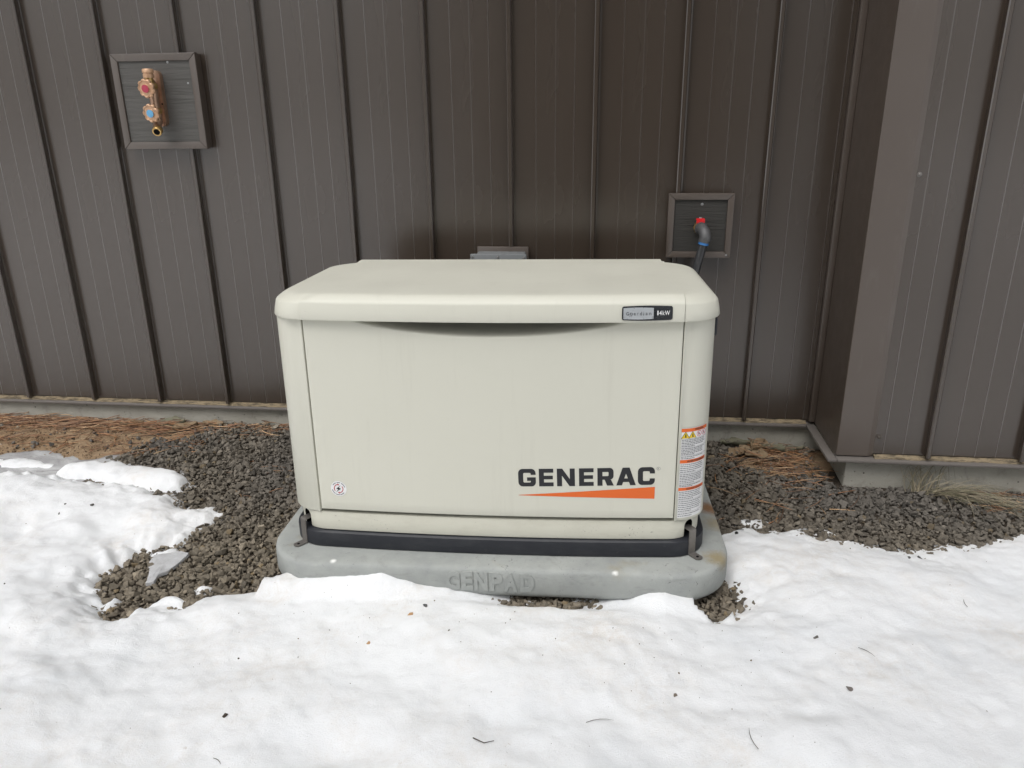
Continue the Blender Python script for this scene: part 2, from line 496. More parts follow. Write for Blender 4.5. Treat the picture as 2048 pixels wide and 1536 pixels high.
xs = axis(-2.7, 1.9, 0.02, -60, 60); ys = axis(-1.4, 0.05, 0.02, -60, 60)
X, Y = np.meshgrid(xs, ys, indexing='ij')
go = grid_object('ground', xs, ys, ground_z(X, Y), MT['soil'])
SOIL_XY = (X.reshape(-1), Y.reshape(-1))
tag(go, 'sandy brown soil along the foot of the wall', kind='structure')

SNOW_MAIN = [(-60, -0.55), (-4, -0.52), (-2.6, -0.50), (-2.128, -0.504), (-1.978, -0.49), (-1.766, -0.536), (-1.628, -0.539), (-1.495, -0.545),
    (-1.374, -0.585), (-1.266, -0.63), (-1.177, -0.647), (-1.119, -0.67), (-1.122, -0.721), (-1.161, -0.78), (-1.184, -0.833), (-1.228, -0.874),
    (-1.271, -0.914), (-1.303, -0.968), (-1.316, -1.011), (-1.321, -1.065), (-1.300, -1.100), (-1.285, -1.13), (-1.265, -1.165), (-1.229, -1.202),
    (-1.183, -1.215), (-1.159, -1.178), (-1.137, -1.155), (-1.08, -1.165), (-1.024, -1.172), (-1.0, -1.128), (-0.956, -1.100), (-0.912, -1.072),
    (-0.85, -1.050), (-0.791, -1.036), (-0.746, -1.005), (-0.70, -0.97), (0.28, -0.93), (0.345, -0.985), (0.369, -1.005), (0.398, -1.043), (0.434, -1.073),
    (0.476, -1.053), (0.504, -0.994), (0.498, -0.90), (0.46, -0.85), (0.45, -0.70), (0.50, -0.64), (0.575, -0.59), (0.62, -0.60),
    (0.701, -0.605), (0.76, -0.609), (0.872, -0.638), (0.975, -0.64), (1.057, -0.662), (1.137, -0.642), (1.268, -0.606), (1.46, -0.569),
    (2.2, -0.60), (60, -0.8), (60, -60), (-60, -60)]
SNOW_BITS = [  # outline, thickness, edge width
    ([(-1.89, -0.494), (-1.877, -0.428), (-1.706, -0.382), (-1.542, -0.415), (-1.43, -0.425), (-1.372, -0.47), (-1.345, -0.56), (-1.451, -0.555), (-1.547, -0.551), (-1.757, -0.523)], 0.042, 0.018),
    ([(-3.0, -0.36), (-2.2, -0.37), (-2.07, -0.36), (-1.90, -0.40), (-1.93, -0.44), (-2.07, -0.46), (-3.0, -0.44)], 0.022, 0.03),
    ([(-1.262, -1.165), (-1.235, -1.125), (-1.205, -1.135), (-1.20, -1.175), (-1.225, -1.205), (-1.25, -1.21)], 0.045, 0.02),
    ([(-1.12, -1.175), (-1.115, -1.125), (-1.08, -1.105), (-1.04, -1.11), (-1.01, -1.14), (-1.0, -1.16)], 0.04, 0.03),
    ([(-1.05, -1.08), (-1.03, -1.055), (-0.995, -1.05), (-0.985, -1.07), (-1.01, -1.085)], 0.02, 0.02),
    ([(-1.27, -0.925), (-1.235, -0.89), (-1.19, -0.875), (-1.175, -0.90), (-1.215, -0.935)], 0.03, 0.02),
    ([(0.545, -0.60), (0.575, -0.565), (0.625, -0.548), (0.665, -0.556), (0.68, -0.585), (0.62, -0.61)], 0.020, 0.02),
    ([(0.75, -0.60), (0.775, -0.582), (0.82, -0.578), (0.86, -0.598), (0.90, -0.612), (0.86, -0.622)], 0.012, 0.015),
]
PAD_SNOW_X = [-0.75, -0.574, -0.552, -0.493, -0.406, -0.305, -0.235, -0.151, -0.067, 0.005, 0.06, 0.213, 0.30, 0.36, 0.417, 0.477, 0.532, 0.62]
PAD_SNOW_Z = [0.030, 0.042, 0.038, 0.049, 0.060, 0.074, 0.053, 0.036, 0.023, 0.006, -0.010, -0.012, -0.004, 0.016, 0.037, 0.050, 0.036, 0.02]

def snow_d(x, y):
    wob = 0.034 * fbm(x, y, 7, 21, 3) + 0.030 * fbm(x, y, 30, 31, 4, 0.6)
    calm = 1 - 0.65 * sstep(-1.0, -0.85, x) * sstep(0.6, 0.45, x)
    return sdist(x, y, SNOW_MAIN) + wob * calm

def snow_top(x, y):
    """height of the snow surface; well under the ground where there is none"""
    g = ground_z(x, y)
    d = snow_d(x, y)
    near = np.clip(1 - np.hypot(x, y + 1.2) / 12, 0, 1)
    left = sstep(-0.7, -1.3, x)
    T = 0.052 + 0.035 * left * sstep(-0.45, -0.8, y) + (0.055 * fbm(x, y, 2.2, 41, 4, 0.45) + 0.016 * fbm(x, y, 7, 47, 3) * (0.5 + left)) * near
    T = T - 0.020 * np.maximum(0, fbm(x, y, 5.5, 311, 3) - 0.12) * near - 0.010 * np.maximum(0, fbm(x, y, 16, 317, 2) - 0.15) * near      # melt pits
    # trodden hollows
    for hx, hy, r, dep in ((-0.95, -1.40, 0.16, 0.022), (-0.43, -1.64, 0.085, 0.034), (-0.60, -1.50, 0.16, -0.014), (0.52, -1.28, 0.20, 0.018), (-1.55, -1.02, 0.17, -0.022), (-1.35, -0.98, 0.10, -0.016), (-0.35, -1.22, 0.2, -0.012), (1.0, -1.0, 0.25, 0.015)):
        T = T - dep * np.exp(-((x - hx) ** 2 + (y - hy) ** 2 * 1.6) / r ** 2)
    lx, ly = w2g(x, y)
    W = 0.11 + 0.05 * sstep(-0.6, 0.2, x) + 0.05 * fbm(x, y, 6, 23, 2)
    prof = np.where(d > 0, T * (1 - np.exp(-np.maximum(d, 0) / np.maximum(W * 0.6, 0.012))), d * 1.3)
    z = g + prof
    # bank lying against the front of the pad
    hp = np.interp(lx, PAD_SNOW_X, PAD_SNOW_Z) + 0.006 * fbm(x, y, 30, 55, 2)
    k = sstep(-0.175, -0.100, ly) * (np.abs(lx) < 0.66) * (ly < 0.05)
    z = np.where(d > -0.02, z * (1 - k) + np.minimum(hp, z + 0.05 * (d > 0) + 0.2 * (np.abs(lx) < 0.56)) * k, z)
    for poly, t, w in SNOW_BITS:
        db = sdist(x, y, poly) + 0.020 * fbm(x, y, 18, 61, 3)
        zb = g + np.where(db > 0, (t + 0.012 * fbm(x, y, 14, 67, 3)) * (1 - np.exp(-np.maximum(db, 0) / w)), db * 1.3)
        z = np.maximum(z, zb)
    z = z + np.where(z > g, 0.0030 * fbm(x, y, 40, 71, 3, 0.6) * near, 0)
    return z

xs = axis(-2.5, 1.8, 0.0085, -60, 60); ys = axis(-1.95, -0.28, 0.0085, -60, -0.28)
X, Y = np.meshgrid(xs, ys, indexing='ij')
SZ = snow_top(X, Y)
GR = ground_z(X, Y)
ok = SZ > GR - 0.02
keep = ok[:-1, :-1] | ok[1:, :-1] | ok[:-1, 1:] | ok[1:, 1:]
tag(grid_object('snow', xs, ys, SZ, MT['snow'], keep), 'old white snow covering the foreground', kind='structure')

# thin grey ice between the snow and the soil
ICE = [(-3.2, -0.30), (-2.22, -0.325), (-2.107, -0.305), (-1.952, -0.315), (-1.813, -0.334), (-1.70, -0.326), (-1.58, -0.39), (-1.40, -0.40), (-1.28, -0.62), (-1.20, -0.66), (-1.4, -0.72), (-3.2, -0.72)]
xs = axis(-2.7, -1.1, 0.014, -3.3, -1.0); ys = axis(-0.75, -0.26, 0.014, -0.8, -0.24)
X, Y = np.meshgrid(xs, ys, indexing='ij')
d = sdist(X, Y, ICE) + 0.05 * fbm(X, Y, 12, 81, 3)
IZ = ground_z(X, Y) + np.where(d > 0, 0.010 * (1 - np.exp(-np.maximum(d, 0) / 0.03)) + 0.005 * fbm(X, Y, 20, 85, 2), d)
ok = d > -0.02
tag(grid_object('ice', xs, ys, IZ, MT['ice'], ok[:-1, :-1] & ok[1:, 1:]), 'thin grey ice between the snow and the soil', kind='structure')

# a clear thin plate of ice on the gravel, left of the pad
def ice_plate():
    out = [(-1.235, -0.93), (-1.20, -0.915), (-1.165, -0.90), (-1.135, -0.905), (-1.14, -0.95), (-1.15, -1.0), (-1.165, -1.025), (-1.16, -1.06), (-1.178, -1.072), (-1.19, -1.045), (-1.205, -1.0), (-1.225, -0.985)]
    b = bmesh.new()
    cx = sum(p[0] for p in out) / len(out); cy = sum(p[1] for p in out) / len(out)
    top = []; bot = []; inn = []
    for (x, y) in out:
        z = float(ground_z(x, y)) + 0.016
        bot.append(b.verts.new((x, y, z - 0.006)))
        top.append(b.verts.new((x * .985 + cx * .015, y * .985 + cy * .015, z + 0.004)))
        inn.append(b.verts.new((x * .6 + cx * .4 + random.uniform(-.004, .004), y * .6 + cy * .4, z + 0.006 + random.uniform(-.002, .003))))
    c = b.verts.new((cx, cy, float(ground_z(cx, cy)) + 0.024))
    n = len(out)
    for i in range(n):
        j = (i + 1) % n
        b.faces.new((bot[i], bot[j], top[j], top[i]))
        b.faces.new((top[i], top[j], inn[j], inn[i]))
        b.faces.new((inn[i], inn[j], c))
    b.faces.new(bot[::-1])
    bmesh.ops.subdivide_edges(b, edges=b.edges[:], cuts=2, use_grid_fill=True)
    for v in b.verts:
        v.co.z += 0.005 * float(fbm(v.co.x, v.co.y, 38, 201, 3)); v.co.x += 0.006 * float(vnoise(v.co.x, v.co.y, 60, 203)); v.co.y += 0.006 * float(vnoise(v.co.x, v.co.y, 60, 205))
    o = bobj('ice_plate', b, MT['ice_pale'], None, 60)
    tag(o, 'thin pale plate of ice lying on the gravel left of the concrete pad', 'ice')
ice_plate()

# ---- crushed stone
def stone_template(seed):
    r = np.random.default_rng(seed)
    b = bmesh.new()
    for _ in range(11):
        v = r.normal(size=3); v /= np.linalg.norm(v)
        b.verts.new(v * r.uniform(0.85, 1.1) * (1.0, r.uniform(.70, 1.0), r.uniform(.55, .85)))
    h = bmesh.ops.convex_hull(b, input=b.verts)
    dead = [g for g in h['geom_interior'] if isinstance(g, bmesh.types.BMVert)]
    if dead: bmesh.ops.delete(b, geom=dead, context='VERTS')
    bmesh.ops.recalc_face_normals(b, faces=b.faces)
    b.verts.ensure_lookup_table(); b.verts.index_update()
    V = np.array([v.co[:] for v in b.verts]); F = np.array([[v.index for v in f.verts] for f in b.faces])
    b.free()
    return V, F
TEMPL = [stone_template(100 + i) for i in range(36)]

def rand_rot(n):
    q = RNG.normal(size=(n, 4)); q /= np.linalg.norm(q, axis=1)[:, None]
    w, x, y, z = q.T
    return np.stack([1 - 2 * (y * y + z * z), 2 * (x * y - z * w), 2 * (x * z + y * w), 2 * (x * y + z * w), 1 - 2 * (x * x + z * z), 2 * (y * z - x * w), 2 * (x * z - y * w), 2 * (y * z + x * w), 1 - 2 * (x * x + y * y)], -1).reshape(n, 3, 3)

def tilt_rot(n, amt):
    a = RNG.uniform(0, 6.283, n); t = RNG.normal(0, amt, n); u = RNG.normal(0, amt, n)
    ca, sa = np.cos(a), np.sin(a)
    R = np.zeros((n, 3, 3))
    R[:, 0, 0] = ca; R[:, 0, 1] = -sa; R[:, 1, 0] = sa; R[:, 1, 1] = ca; R[:, 2, 2] = 1
    Rx = np.zeros((n, 3, 3)); Rx[:, 0, 0] = 1; Rx[:, 1, 1] = np.cos(t); Rx[:, 1, 2] = -np.sin(t); Rx[:, 2, 1] = np.sin(t); Rx[:, 2, 2] = np.cos(t)
    Ry = np.zeros((n, 3, 3)); Ry[:, 1, 1] = 1; Ry[:, 0, 0] = np.cos(u); Ry[:, 0, 2] = np.sin(u); Ry[:, 2, 0] = -np.sin(u); Ry[:, 2, 2] = np.cos(u)
    return Rx @ Ry @ R

def colour_attr(me, cols):
    at = me.color_attributes.new('Col', 'FLOAT_COLOR', 'POINT')
    c = np.ones((len(cols), 4), np.float32); c[:, :3] = cols
    at.data.foreach_set('color', c.ravel())

def stones_object(name, pos, size, cols, tilt=0.5):
    n = len(pos)
    R = tilt_rot(n, tilt)
    pick = RNG.integers(0, len(TEMPL), n)
    VV, FF, CC, base = [], [], [], 0
    for t, (V, F) in enumerate(TEMPL):
        ids = np.where(pick == t)[0]
        if not len(ids): continue
        W = np.einsum('nij,vj->nvi', R[ids], V) * size[ids][:, None, None] + pos[ids][:, None, :]
        off = base + np.arange(len(ids))[:, None, None] * len(V)
        VV.append(W.reshape(-1, 3)); FF.append((F[None] + off).reshape(-1, 3)); CC.append(np.repeat(cols[ids], len(V), 0))
        base += len(ids) * len(V)
    VV = np.concatenate(VV); FF = np.concatenate(FF); CC = np.concatenate(CC)
    me = bpy.data.meshes.new(name)
    me.from_pydata(VV.tolist(), [], FF.tolist())
    me.materials.append(MT['stone'])
    colour_attr(me, CC)
    return link(bpy.data.objects.new(name, me))

DIRT_Y = [-1.0, -0.336, -0.246, -0.158, -0.05, 0.0]
DIRT_X = [-2.6, -1.72, -1.60, -1.46, -1.40, -1.33]
def soil_amount(x, y):
    n = fbm(x, y, 9, 91, 3)
    a = sstep(0.05, -0.09, x - np.interp(y, DIRT_Y, DIRT_X) + 0.22 * n)
    b = 1 - sstep(0.75, 1.25, np.hypot((x - 0.80) / 0.19, (y + 0.13) / 0.15) + 0.5 * n)
    c = sstep(1.40, 1.56, x + 0.2 * n) * sstep(-0.50, -0.40, y)
    return np.clip(np.maximum(np.maximum(a, b * 0.85), c), 0, 1)

_sa = soil_amount(*SOIL_XY)
colour_attr(go.data, np.repeat(_sa[:, None], 3, 1))

def make_gravel():
    step = 0.0132
    gx = np.arange(-2.4, 2.0, step); gy = np.arange(-1.36, 0.0, step)
    P = np.stack(np.meshgrid(gx, gy, indexing='ij'), -1).reshape(-1, 2)
    P2 = P[RNG.random(len(P)) < 0.55] + step / 2
    lay = np.concatenate([np.zeros(len(P)), np.ones(len(P2))])
    P = np.concatenate([P, P2]); P = P + RNG.uniform(-0.5, 0.5, P.shape) * step
    x, y = P.T
    g = ground_z(x, y)
    ok = (snow_top(x, y) < g + 0.020)
    lx, ly = w2g(x, y)
    ok &= ~((np.abs(lx) < 0.60) & (ly > -0.03) & (ly < 0.64))
    ok &= RNG.random(len(x)) > soil_amount(x, y) * 0.965
    ok &= (y < -0.02) & ~((x > 0.93) & (y > -0.31))
    ok &= ~((x < -1.75) & (y < -0.3))
    P, lay, x, y, g = P[ok], lay[ok], x[ok], y[ok], g[ok]
    n = len(x)
    size = np.clip(RNG.lognormal(math.log(0.0088), 0.36, n), 0.0040, 0.019)
    underpad = (w2g(x, y)[1] > -0.10) & (np.abs(w2g(x, y)[0]) < 0.68)
    z = g + 0.003 + lay * 0.007 + RNG.uniform(-0.002, 0.004, n)
    z = np.where(underpad, np.minimum(z, -0.010), z)
    tone = RNG.uniform(0.65, 1.25, n)
    wet = sstep(-0.9, -0.4, y) * (0.5 + sstep(0.3, -0.2, fbm(x, y, 3, 95, 2)) * 0.5)
    warm = np.array([0.200, 0.170, 0.128]); cool = np.array([0.122, 0.110, 0.096])
    cols = (warm[None] * (1 - wet[:, None]) + cool[None] * wet[:, None]) * tone[:, None]
    odd = RNG.random(n)
    cols[odd < 0.025] *= np.array([1.25, 1.12, 0.88]); cols[odd > 0.955] *= np.array([1.5, 1.5, 1.5])
    cols[(odd > 0.5) & (odd < 0.56)] *= 0.5
    o = stones_object('gravel', np.stack([x, y, z], -1), size, cols, 0.45)
    tag(o, 'crushed grey brown gravel round the concrete pad', kind='stuff')
    return n
N_STONES = make_gravel()

# ------------------------------------------------------------------ the building
SEAM0, PITCH_X = -2.304, 0.2972
building = empty('building', (0, 0, 0))
tag(building, 'dark brown standing seam metal building wall on a concrete foundation', 'building')
WALL_TOP = 2.75

def panel_mesh(width, lead=0.0, ribs=(0.30, 0.53, 0.75), z0=0.160, z1=WALL_TOP):
    """one standing seam panel: raised seam at its left edge, pencil ribs in the pan"""
    pr = []
    if lead <= 0:
        pr += [(-0.0070, 0.0), (-0.0074, 0.022), (-0.0090, 0.0225), (-0.0090, 0.0262), (-0.0060, 0.0290), (0.0040, 0.0290), (0.0066, 0.0265), (0.0062, 0.004), (0.0085, 0.0008), (0.014, 0.0)]
    else:
        pr += [(lead, 0.0)]
    for r in ribs:
        c = r * PITCH_X
        if c - 0.006 > lead and c + 0.006 < width:
            pr += [(c - 0.0024, 0.0), (c - 0.0016, 0.0007), (c + 0.0016, 0.0007), (c + 0.0024, 0.0)]
    pr.append((width - 0.0070, 0.0))
    V = [(x, -o, z) for z in (z0, z1) for x, o in pr]
    n = len(pr)
    F = [(i, i + 1, i + 1 + n, i + n) for i in range(n - 1)]
    # turned-back bottom hem
    k = len(V)
    V += [(x, -o + 0.004, z0) for x, o in pr]
    F += [(i + 1, i, k + i, k + i + 1) for i in range(n - 1)]
    me = bpy.data.meshes.new('panel')
    me.from_pydata(V, [], F)
    me.materials.append(MT['steel']); me.materials.append(MT['ridge'])
    for i in range(n - 1):      # highlight lines painted along the ridges
        if 0.0005 < pr[i][1] < 0.0008 and pr[i][1] == pr[i + 1][1]: me.polygons[i].material_index = 1
        if lead <= 0 and i in (3, 6): me.polygons[i].material_index = 1
    return me

pm = panel_mesh(PITCH_X)
for k in range(-20, 10):
    o = link(bpy.data.objects.new('panel', pm), building)
    o.location = (SEAM0 + PITCH_X * k, 0, 0)
    o.rotation_euler = (0, 0, random.uniform(-0.002, 0.002))
o = link(bpy.data.objects.new('panel', panel_mesh(0.908 - (SEAM0 + PITCH_X * 10) + 0.007)), building)
o.location = (SEAM0 + PITCH_X * 10, 0, 0)
# jutting-out bay on the right
BY = -0.300
o = link(bpy.data.objects.new('panel', panel_mesh(PITCH_X, lead=0.118)), building)
o.location = (0.930, BY, 0)
for k in range(1, 15):
    o = link(bpy.data.objects.new('panel', pm), building)
    o.location = (0.930 + PITCH_X * k, BY, 0)
    o.rotation_euler = (0, 0, random.uniform(-0.002, 0.002))
# corner trims
box('inside_corner_trim', (0.908, -0.022, 0.158), (0.9305, -0.002, WALL_TOP), MT['trim'], building, 0.002)
def corner_trim():
    b = bmesh.new()
    pr = [(0.931, 0.0), (0.931, BY - 0.006), (0.9325, BY - 0.0075), (1.036, BY - 0.0075), (1.054, BY - 0.0010), (1.054, BY + 0.02), (0.96, BY + 0.02), (0.96, 0.0)]
    lo = [b.verts.new((x, y, 0.152)) for x, y in pr]; hi = [b.verts.new((x, y, WALL_TOP)) for x, y in pr]
    n = len(pr)
    for i in range(n): b.faces.new((lo[i], lo[(i + 1) % n], hi[(i + 1) % n], hi[i]))
    b.faces.new(lo); b.faces.new(hi[::-1])
    bobj('outside_corner_trim', b, MT['trim'], building)
corner_trim()
# drip flashing at the foot of the panels, and the strip showing above it
def flashing(name, lo, hi, out):
    return box(name, lo, hi, MT['flashing'], building, 0.0022)
flashing('base_flashing', (-8.3, -0.034, 0.137), (0.898, 0.02, 0.1475), 'y')
flashing('base_flashing', (0.8985, BY - 0.034, 0.1365), (0.9295, 0.02, 0.1470), 'x')
flashing('base_flashing', (0.930, BY - 0.036, 0.137), (5.4, BY + 0.02, 0.1475), 'y')
def closure(x0, x1, y):
    n = int((x1 - x0) / 0.02)
    b = bmesh.new()
    prev = None
    for i in range(n + 1):
        x = x0 + (x1 - x0) * i / n
        dz = 0.0035 * float(fbm(x, 0, 26, 7, 3)); dy = 0.006 * float(fbm(x, 3, 40, 9, 3))
        ring = [b.verts.new((x, y + 0.003, 0.148)), b.verts.new((x, y - 0.020 + dy, 0.148)), b.verts.new((x, y - 0.015 + dy, 0.1545 + dz)), b.verts.new((x, y + 0.003, 0.1570 + dz * .3))]
        if prev:
            for q in range(3): b.faces.new((prev[q], ring[q], ring[q + 1], prev[q + 1]))
        prev = ring
    bobj('closure_strip', b, MT['closure'], building, 50)
closure(-8.3, 0.90, 0.0); closure(1.056, 5.4, BY)
# walls behind the panels, foundation, eave
box('wall_core', (-8.3, 0.006, 0.15), (0.96, 0.35, WALL_TOP), MT['trim'], building)
box('wall_core', (0.962, BY + 0.022, 0.15), (5.4, 0.35, WALL_TOP), MT['trim'], building)
box('foundation', (-8.3, -0.008, -0.4), (0.972, 0.30, 0.1365), MT['concrete'], building, 0.004)
box('foundation', (0.9725, BY + 0.006, -0.4), (5.4, 0.30, 0.1365), MT['concrete'], building, 0.005)
box('soffit', (-8.6, -0.50, WALL_TOP), (5.7, 0.4, WALL_TOP + 0.03), MT['trim'], building)
box('fascia', (-8.6, -0.525, WALL_TOP - 0.02), (5.7, -0.501, WALL_TOP + 0.18), MT['trim'], building, 0.004)
def roof():
    b = bmesh.new()
    pr = [(-0.54, WALL_TOP + 0.185), (0.42, WALL_TOP + 0.55), (0.42, WALL_TOP + 0.60), (-0.54, WALL_TOP + 0.22)]
    a = [b.verts.new((-8.65, y, z)) for y, z in pr]; c = [b.verts.new((5.75, y, z)) for y, z in pr]
    b.faces.new(a); b.faces.new(c[::-1])
    for i in range(4): b.faces.new((a[i], a[(i + 1) % 4], c[(i + 1) % 4], c[i]))
    bobj('roof', b, MT['steel'], building)
roof()
def screw(loc, mat, parent, r=0.0055, axis_y=True):
    x, y, z = loc
    V, F = tube_geo([(x, y + 0.002, z), (x, y - 0.001, z), (x, y - 0.001, z), (x, y - 0.004, z), (x, y - 0.0055, z)], [r * 1.7, r * 1.7, r, r, r * 0.6], 8)
    return mobj('screw', V, F, mat, parent, 30)
screw((1.062, BY - 0.001, 1.09), MT['strap'], building, 0.0045)
screw((1.066, BY - 0.001, 0.223), MT['screw_brown'], building, 0.006)
screw((1.068, BY - 0.001, 1.95), MT['screw_brown'], building, 0.006)

# ------------------------------------------------------------------ trimmed boards on the wall
def wall_block(label, x0, x1, z0, z1, w, board_mat, board_y, trim_y):
    t = empty('mounting_board', ((x0 + x1) / 2, 0, z0))
    tag(t, label, 'wall board', 'trimmed boards on the wall')
    hx = (x1 - x0) / 2; H = z1 - z0
    box('board', (-hx + 0.004, board_y, 0.004), (hx - 0.004, -0.0295, H - 0.004), board_mat, t)
    o = [(-hx, 0), (hx, 0), (hx, H), (-hx, H)]
    n = [(-hx + w, w), (hx - w, w), (hx - w, H - w), (-hx + w, H - w)]
    for i in range(4):
        j = (i + 1) % 4
        e = 0.0004
        q = [o[i], o[j], n[j], n[i]]
        cx = sum(p[0] for p in q) / 4; cz = sum(p[1] for p in q) / 4
        q = [(cx + (p[0] - cx) * (1 - e * 6), cz + (p[1] - cz) * (1 - e * 3)) for p in q]
        prism('trim_piece', q, trim_y, -0.0292, MT['trim'], t, 0.0025, 40)
    # return flange round the block, back to the wall pans
    for (a, b_) in (((-hx + 0.003, 0.003), (-hx + 0.0055, H - 0.003)), ((hx - 0.0055, 0.003), (hx - 0.003, H - 0.003)), ((-hx + 0.006, 0.003), (hx - 0.006, 0.0055)), ((-hx + 0.006, H - 0.0055), (hx - 0.006, H - 0.003))):
        box('side_flange', (a[0], -0.0291, a[1]), (b_[0], -0.001, b_[1]), MT['trim'], t)
    return t
bib = wall_block('larger brown framed grey board holding the brass double faucet', -1.660, -1.338, 1.169, 1.495, 0.0255, MT['board'], -0.040, -0.047)
gasb = wall_block('smaller brown framed dark board behind the red handled gas valve', 0.336, 0.5615, 0.784, 1.0085, 0.022, MT['board_dark'], -0.038, -0.046)
for x, z, r in ((0.004, 0.187, 0.0030), (0.098, 0.011, 0.0022)):
    screw((x, -0.0375 if z > 0.1 else -0.0455, z), MT['screw'], gasb, r)
screw((0.118, -0.0395, 0.225), MT['screw'], bib, 0.0022)
screw((0.052, -0.0395, 0.296), MT['screw'], bib, 0.0024)

# ------------------------------------------------------------------ brass double faucet
def disc_handle(parent, c, tiltx, cap, r=0.029):
    """round hand wheel with notched rim"""
    Rm = Matrix.Rotation(tiltx[0], 3, 'X') @ Matrix.Rotation(tiltx[1], 3, 'Z')
    b = bmesh.new()
    n = 44
    prof = [(0.30, 0.004), (0.86, 0.003), (1.0, -0.001), (1.0, -0.009), (0.88, -0.0115), (0.74, -0.0085), (0.46, -0.0085), (0.40, -0.012)]
    rings = []
    for q, (k, y) in enumerate(prof):
        ring = []
        for i in range(n):
            a = 2 * math.pi * i / n
            rr = r * k
            if k > 0.8: rr *= 1.0 - 0.15 * (0.5 + 0.5 * math.cos(a * 9)) ** 3
            ring.append(b.verts.new(Vector(c) + Rm @ Vector((rr * math.cos(a), y, rr * math.sin(a)))))
        rings.append(ring)
    for q in range(len(rings) - 1):
        for i in range(n): b.faces.new((rings[q][i], rings[q][(i + 1) % n], rings[q + 1][(i + 1) % n], rings[q + 1][i]))
    b.faces.new(rings[0]); b.faces.new(rings[-1][::-1])
    h = bobj('handle', b, MT['handle'], parent, 40)
    p0 = Vector(c) + Rm @ Vector((0, -0.0118, 0)); p1 = Vector(c) + Rm @ Vector((0, -0.0150, 0)); p2 = Vector(c) + Rm @ Vector((0, -0.0155, 0))
    tube('index_cap', [p0, p1, p2], [0.0135, 0.0135, 0.010], cap, h, 10)
    q0 = Vector(c) + Rm @ Vector((0, 0.040, 0)); q1 = Vector(c) + Rm @ Vector((0, 0.018, 0)); q2 = Vector(c) + Rm @ Vector((0, 0.012, 0)); q3 = Vector(c) + Rm @ Vector((0, -0.002, 0))
    tube('stem', [q0, q1, q1, q2, q2, q3], [0.014, 0.014, 0.0165, 0.0165, 0.008, 0.008], MT['brass'], h, 12)
    return h

def faucet():
    fx = -1.493
    t = empty('faucet', (fx, -0.04, 1.233))
    tag(t, 'brass double wall faucet with red and blue capped handles', 'faucet')
    # oblong back plate (wall flange), rounded ends
    poly = []
    for i in range(25):
        a = math.pi * i / 24
        poly.append((0.019 * math.cos(a), 0.186 + 0.019 * math.sin(a)))
    for i in range(25):
        a = math.pi + math.pi * i / 24
        poly.append((0.019 * math.cos(a), 0.034 + 0.019 * math.sin(a)))
    prism('wall_flange', poly, -0.020, 0.0, MT['bronze'], t, 0.005, 50)
    # body running up the flange
    tube('body', [(0, -0.040, 0.020), (0, -0.042, 0.030), (0, -0.044, 0.060), (0, -0.046, 0.095), (0, -0.046, 0.130), (0, -0.046, 0.160), (0, -0.048, 0.172)], [0.011, 0.0155, 0.016, 0.0145, 0.0170, 0.016, 0.012], MT['bronze'], t, 20)
    box('body_web', (-0.009, -0.042, 0.03), (0.009, -0.0195, 0.165), MT['bronze'], t, 0.003)
    # union neck and top cap (vacuum breaker)
    tube('neck', [(0, -0.045, 0.150), (0, -0.054, 0.160), (0, -0.058, 0.172), (0, -0.058, 0.182)], [0.015, 0.015, 0.0145, 0.0145], MT['brass'], t, 18)
    tube('vacuum_breaker', [(0, -0.058, 0.178), (0, -0.058, 0.190), (0, -0.058, 0.191), (0, -0.058, 0.194), (0, -0.058, 0.195), (0, -0.058, 0.205), (0, -0.058, 0.208)], [0.0185, 0.0185, 0.0165, 0.0165, 0.0195, 0.0195, 0.017], MT['handle'], t, 20)
    disc_handle(t, (0.003, -0.082, 0.144), (0.18, -0.10), MT['hot'], 0.0325)
    disc_handle(t, (0.003, -0.076, 0.062), (0.18, -0.10), MT['cold'], 0.0320)
    # spout: short bend down and out, open threaded end
    tube('spout', [(0, -0.042, 0.034), (0, -0.052, 0.016), (0.005, -0.060, 0.008), (0.009, -0.066, 0.005)], [0.0150, 0.0150, 0.0145, 0.014], MT['bronze'], t, 18)
    d = Vector((0.12, -0.90, -0.42)).normalized()
    p = Vector((0.008, -0.060, 0.007))
    tube('spout_thread', [p, p + d * 0.004, p + d * 0.020, p + d * 0.0225], [0.0145, 0.0170, 0.0170, 0.0155], MT['brass'], t, 20, True)
    q = p + d * 0.0200
    tube('spout_bore', [q, q + d * 0.0030], [0.0112, 0.0112], MT['void'], t, 16)
    tube('bolt_hole', [(0.0135, -0.0195, 0.092), (0.0135, -0.0206, 0.092)], 0.0035, MT['void'], t, 8)
faucet()

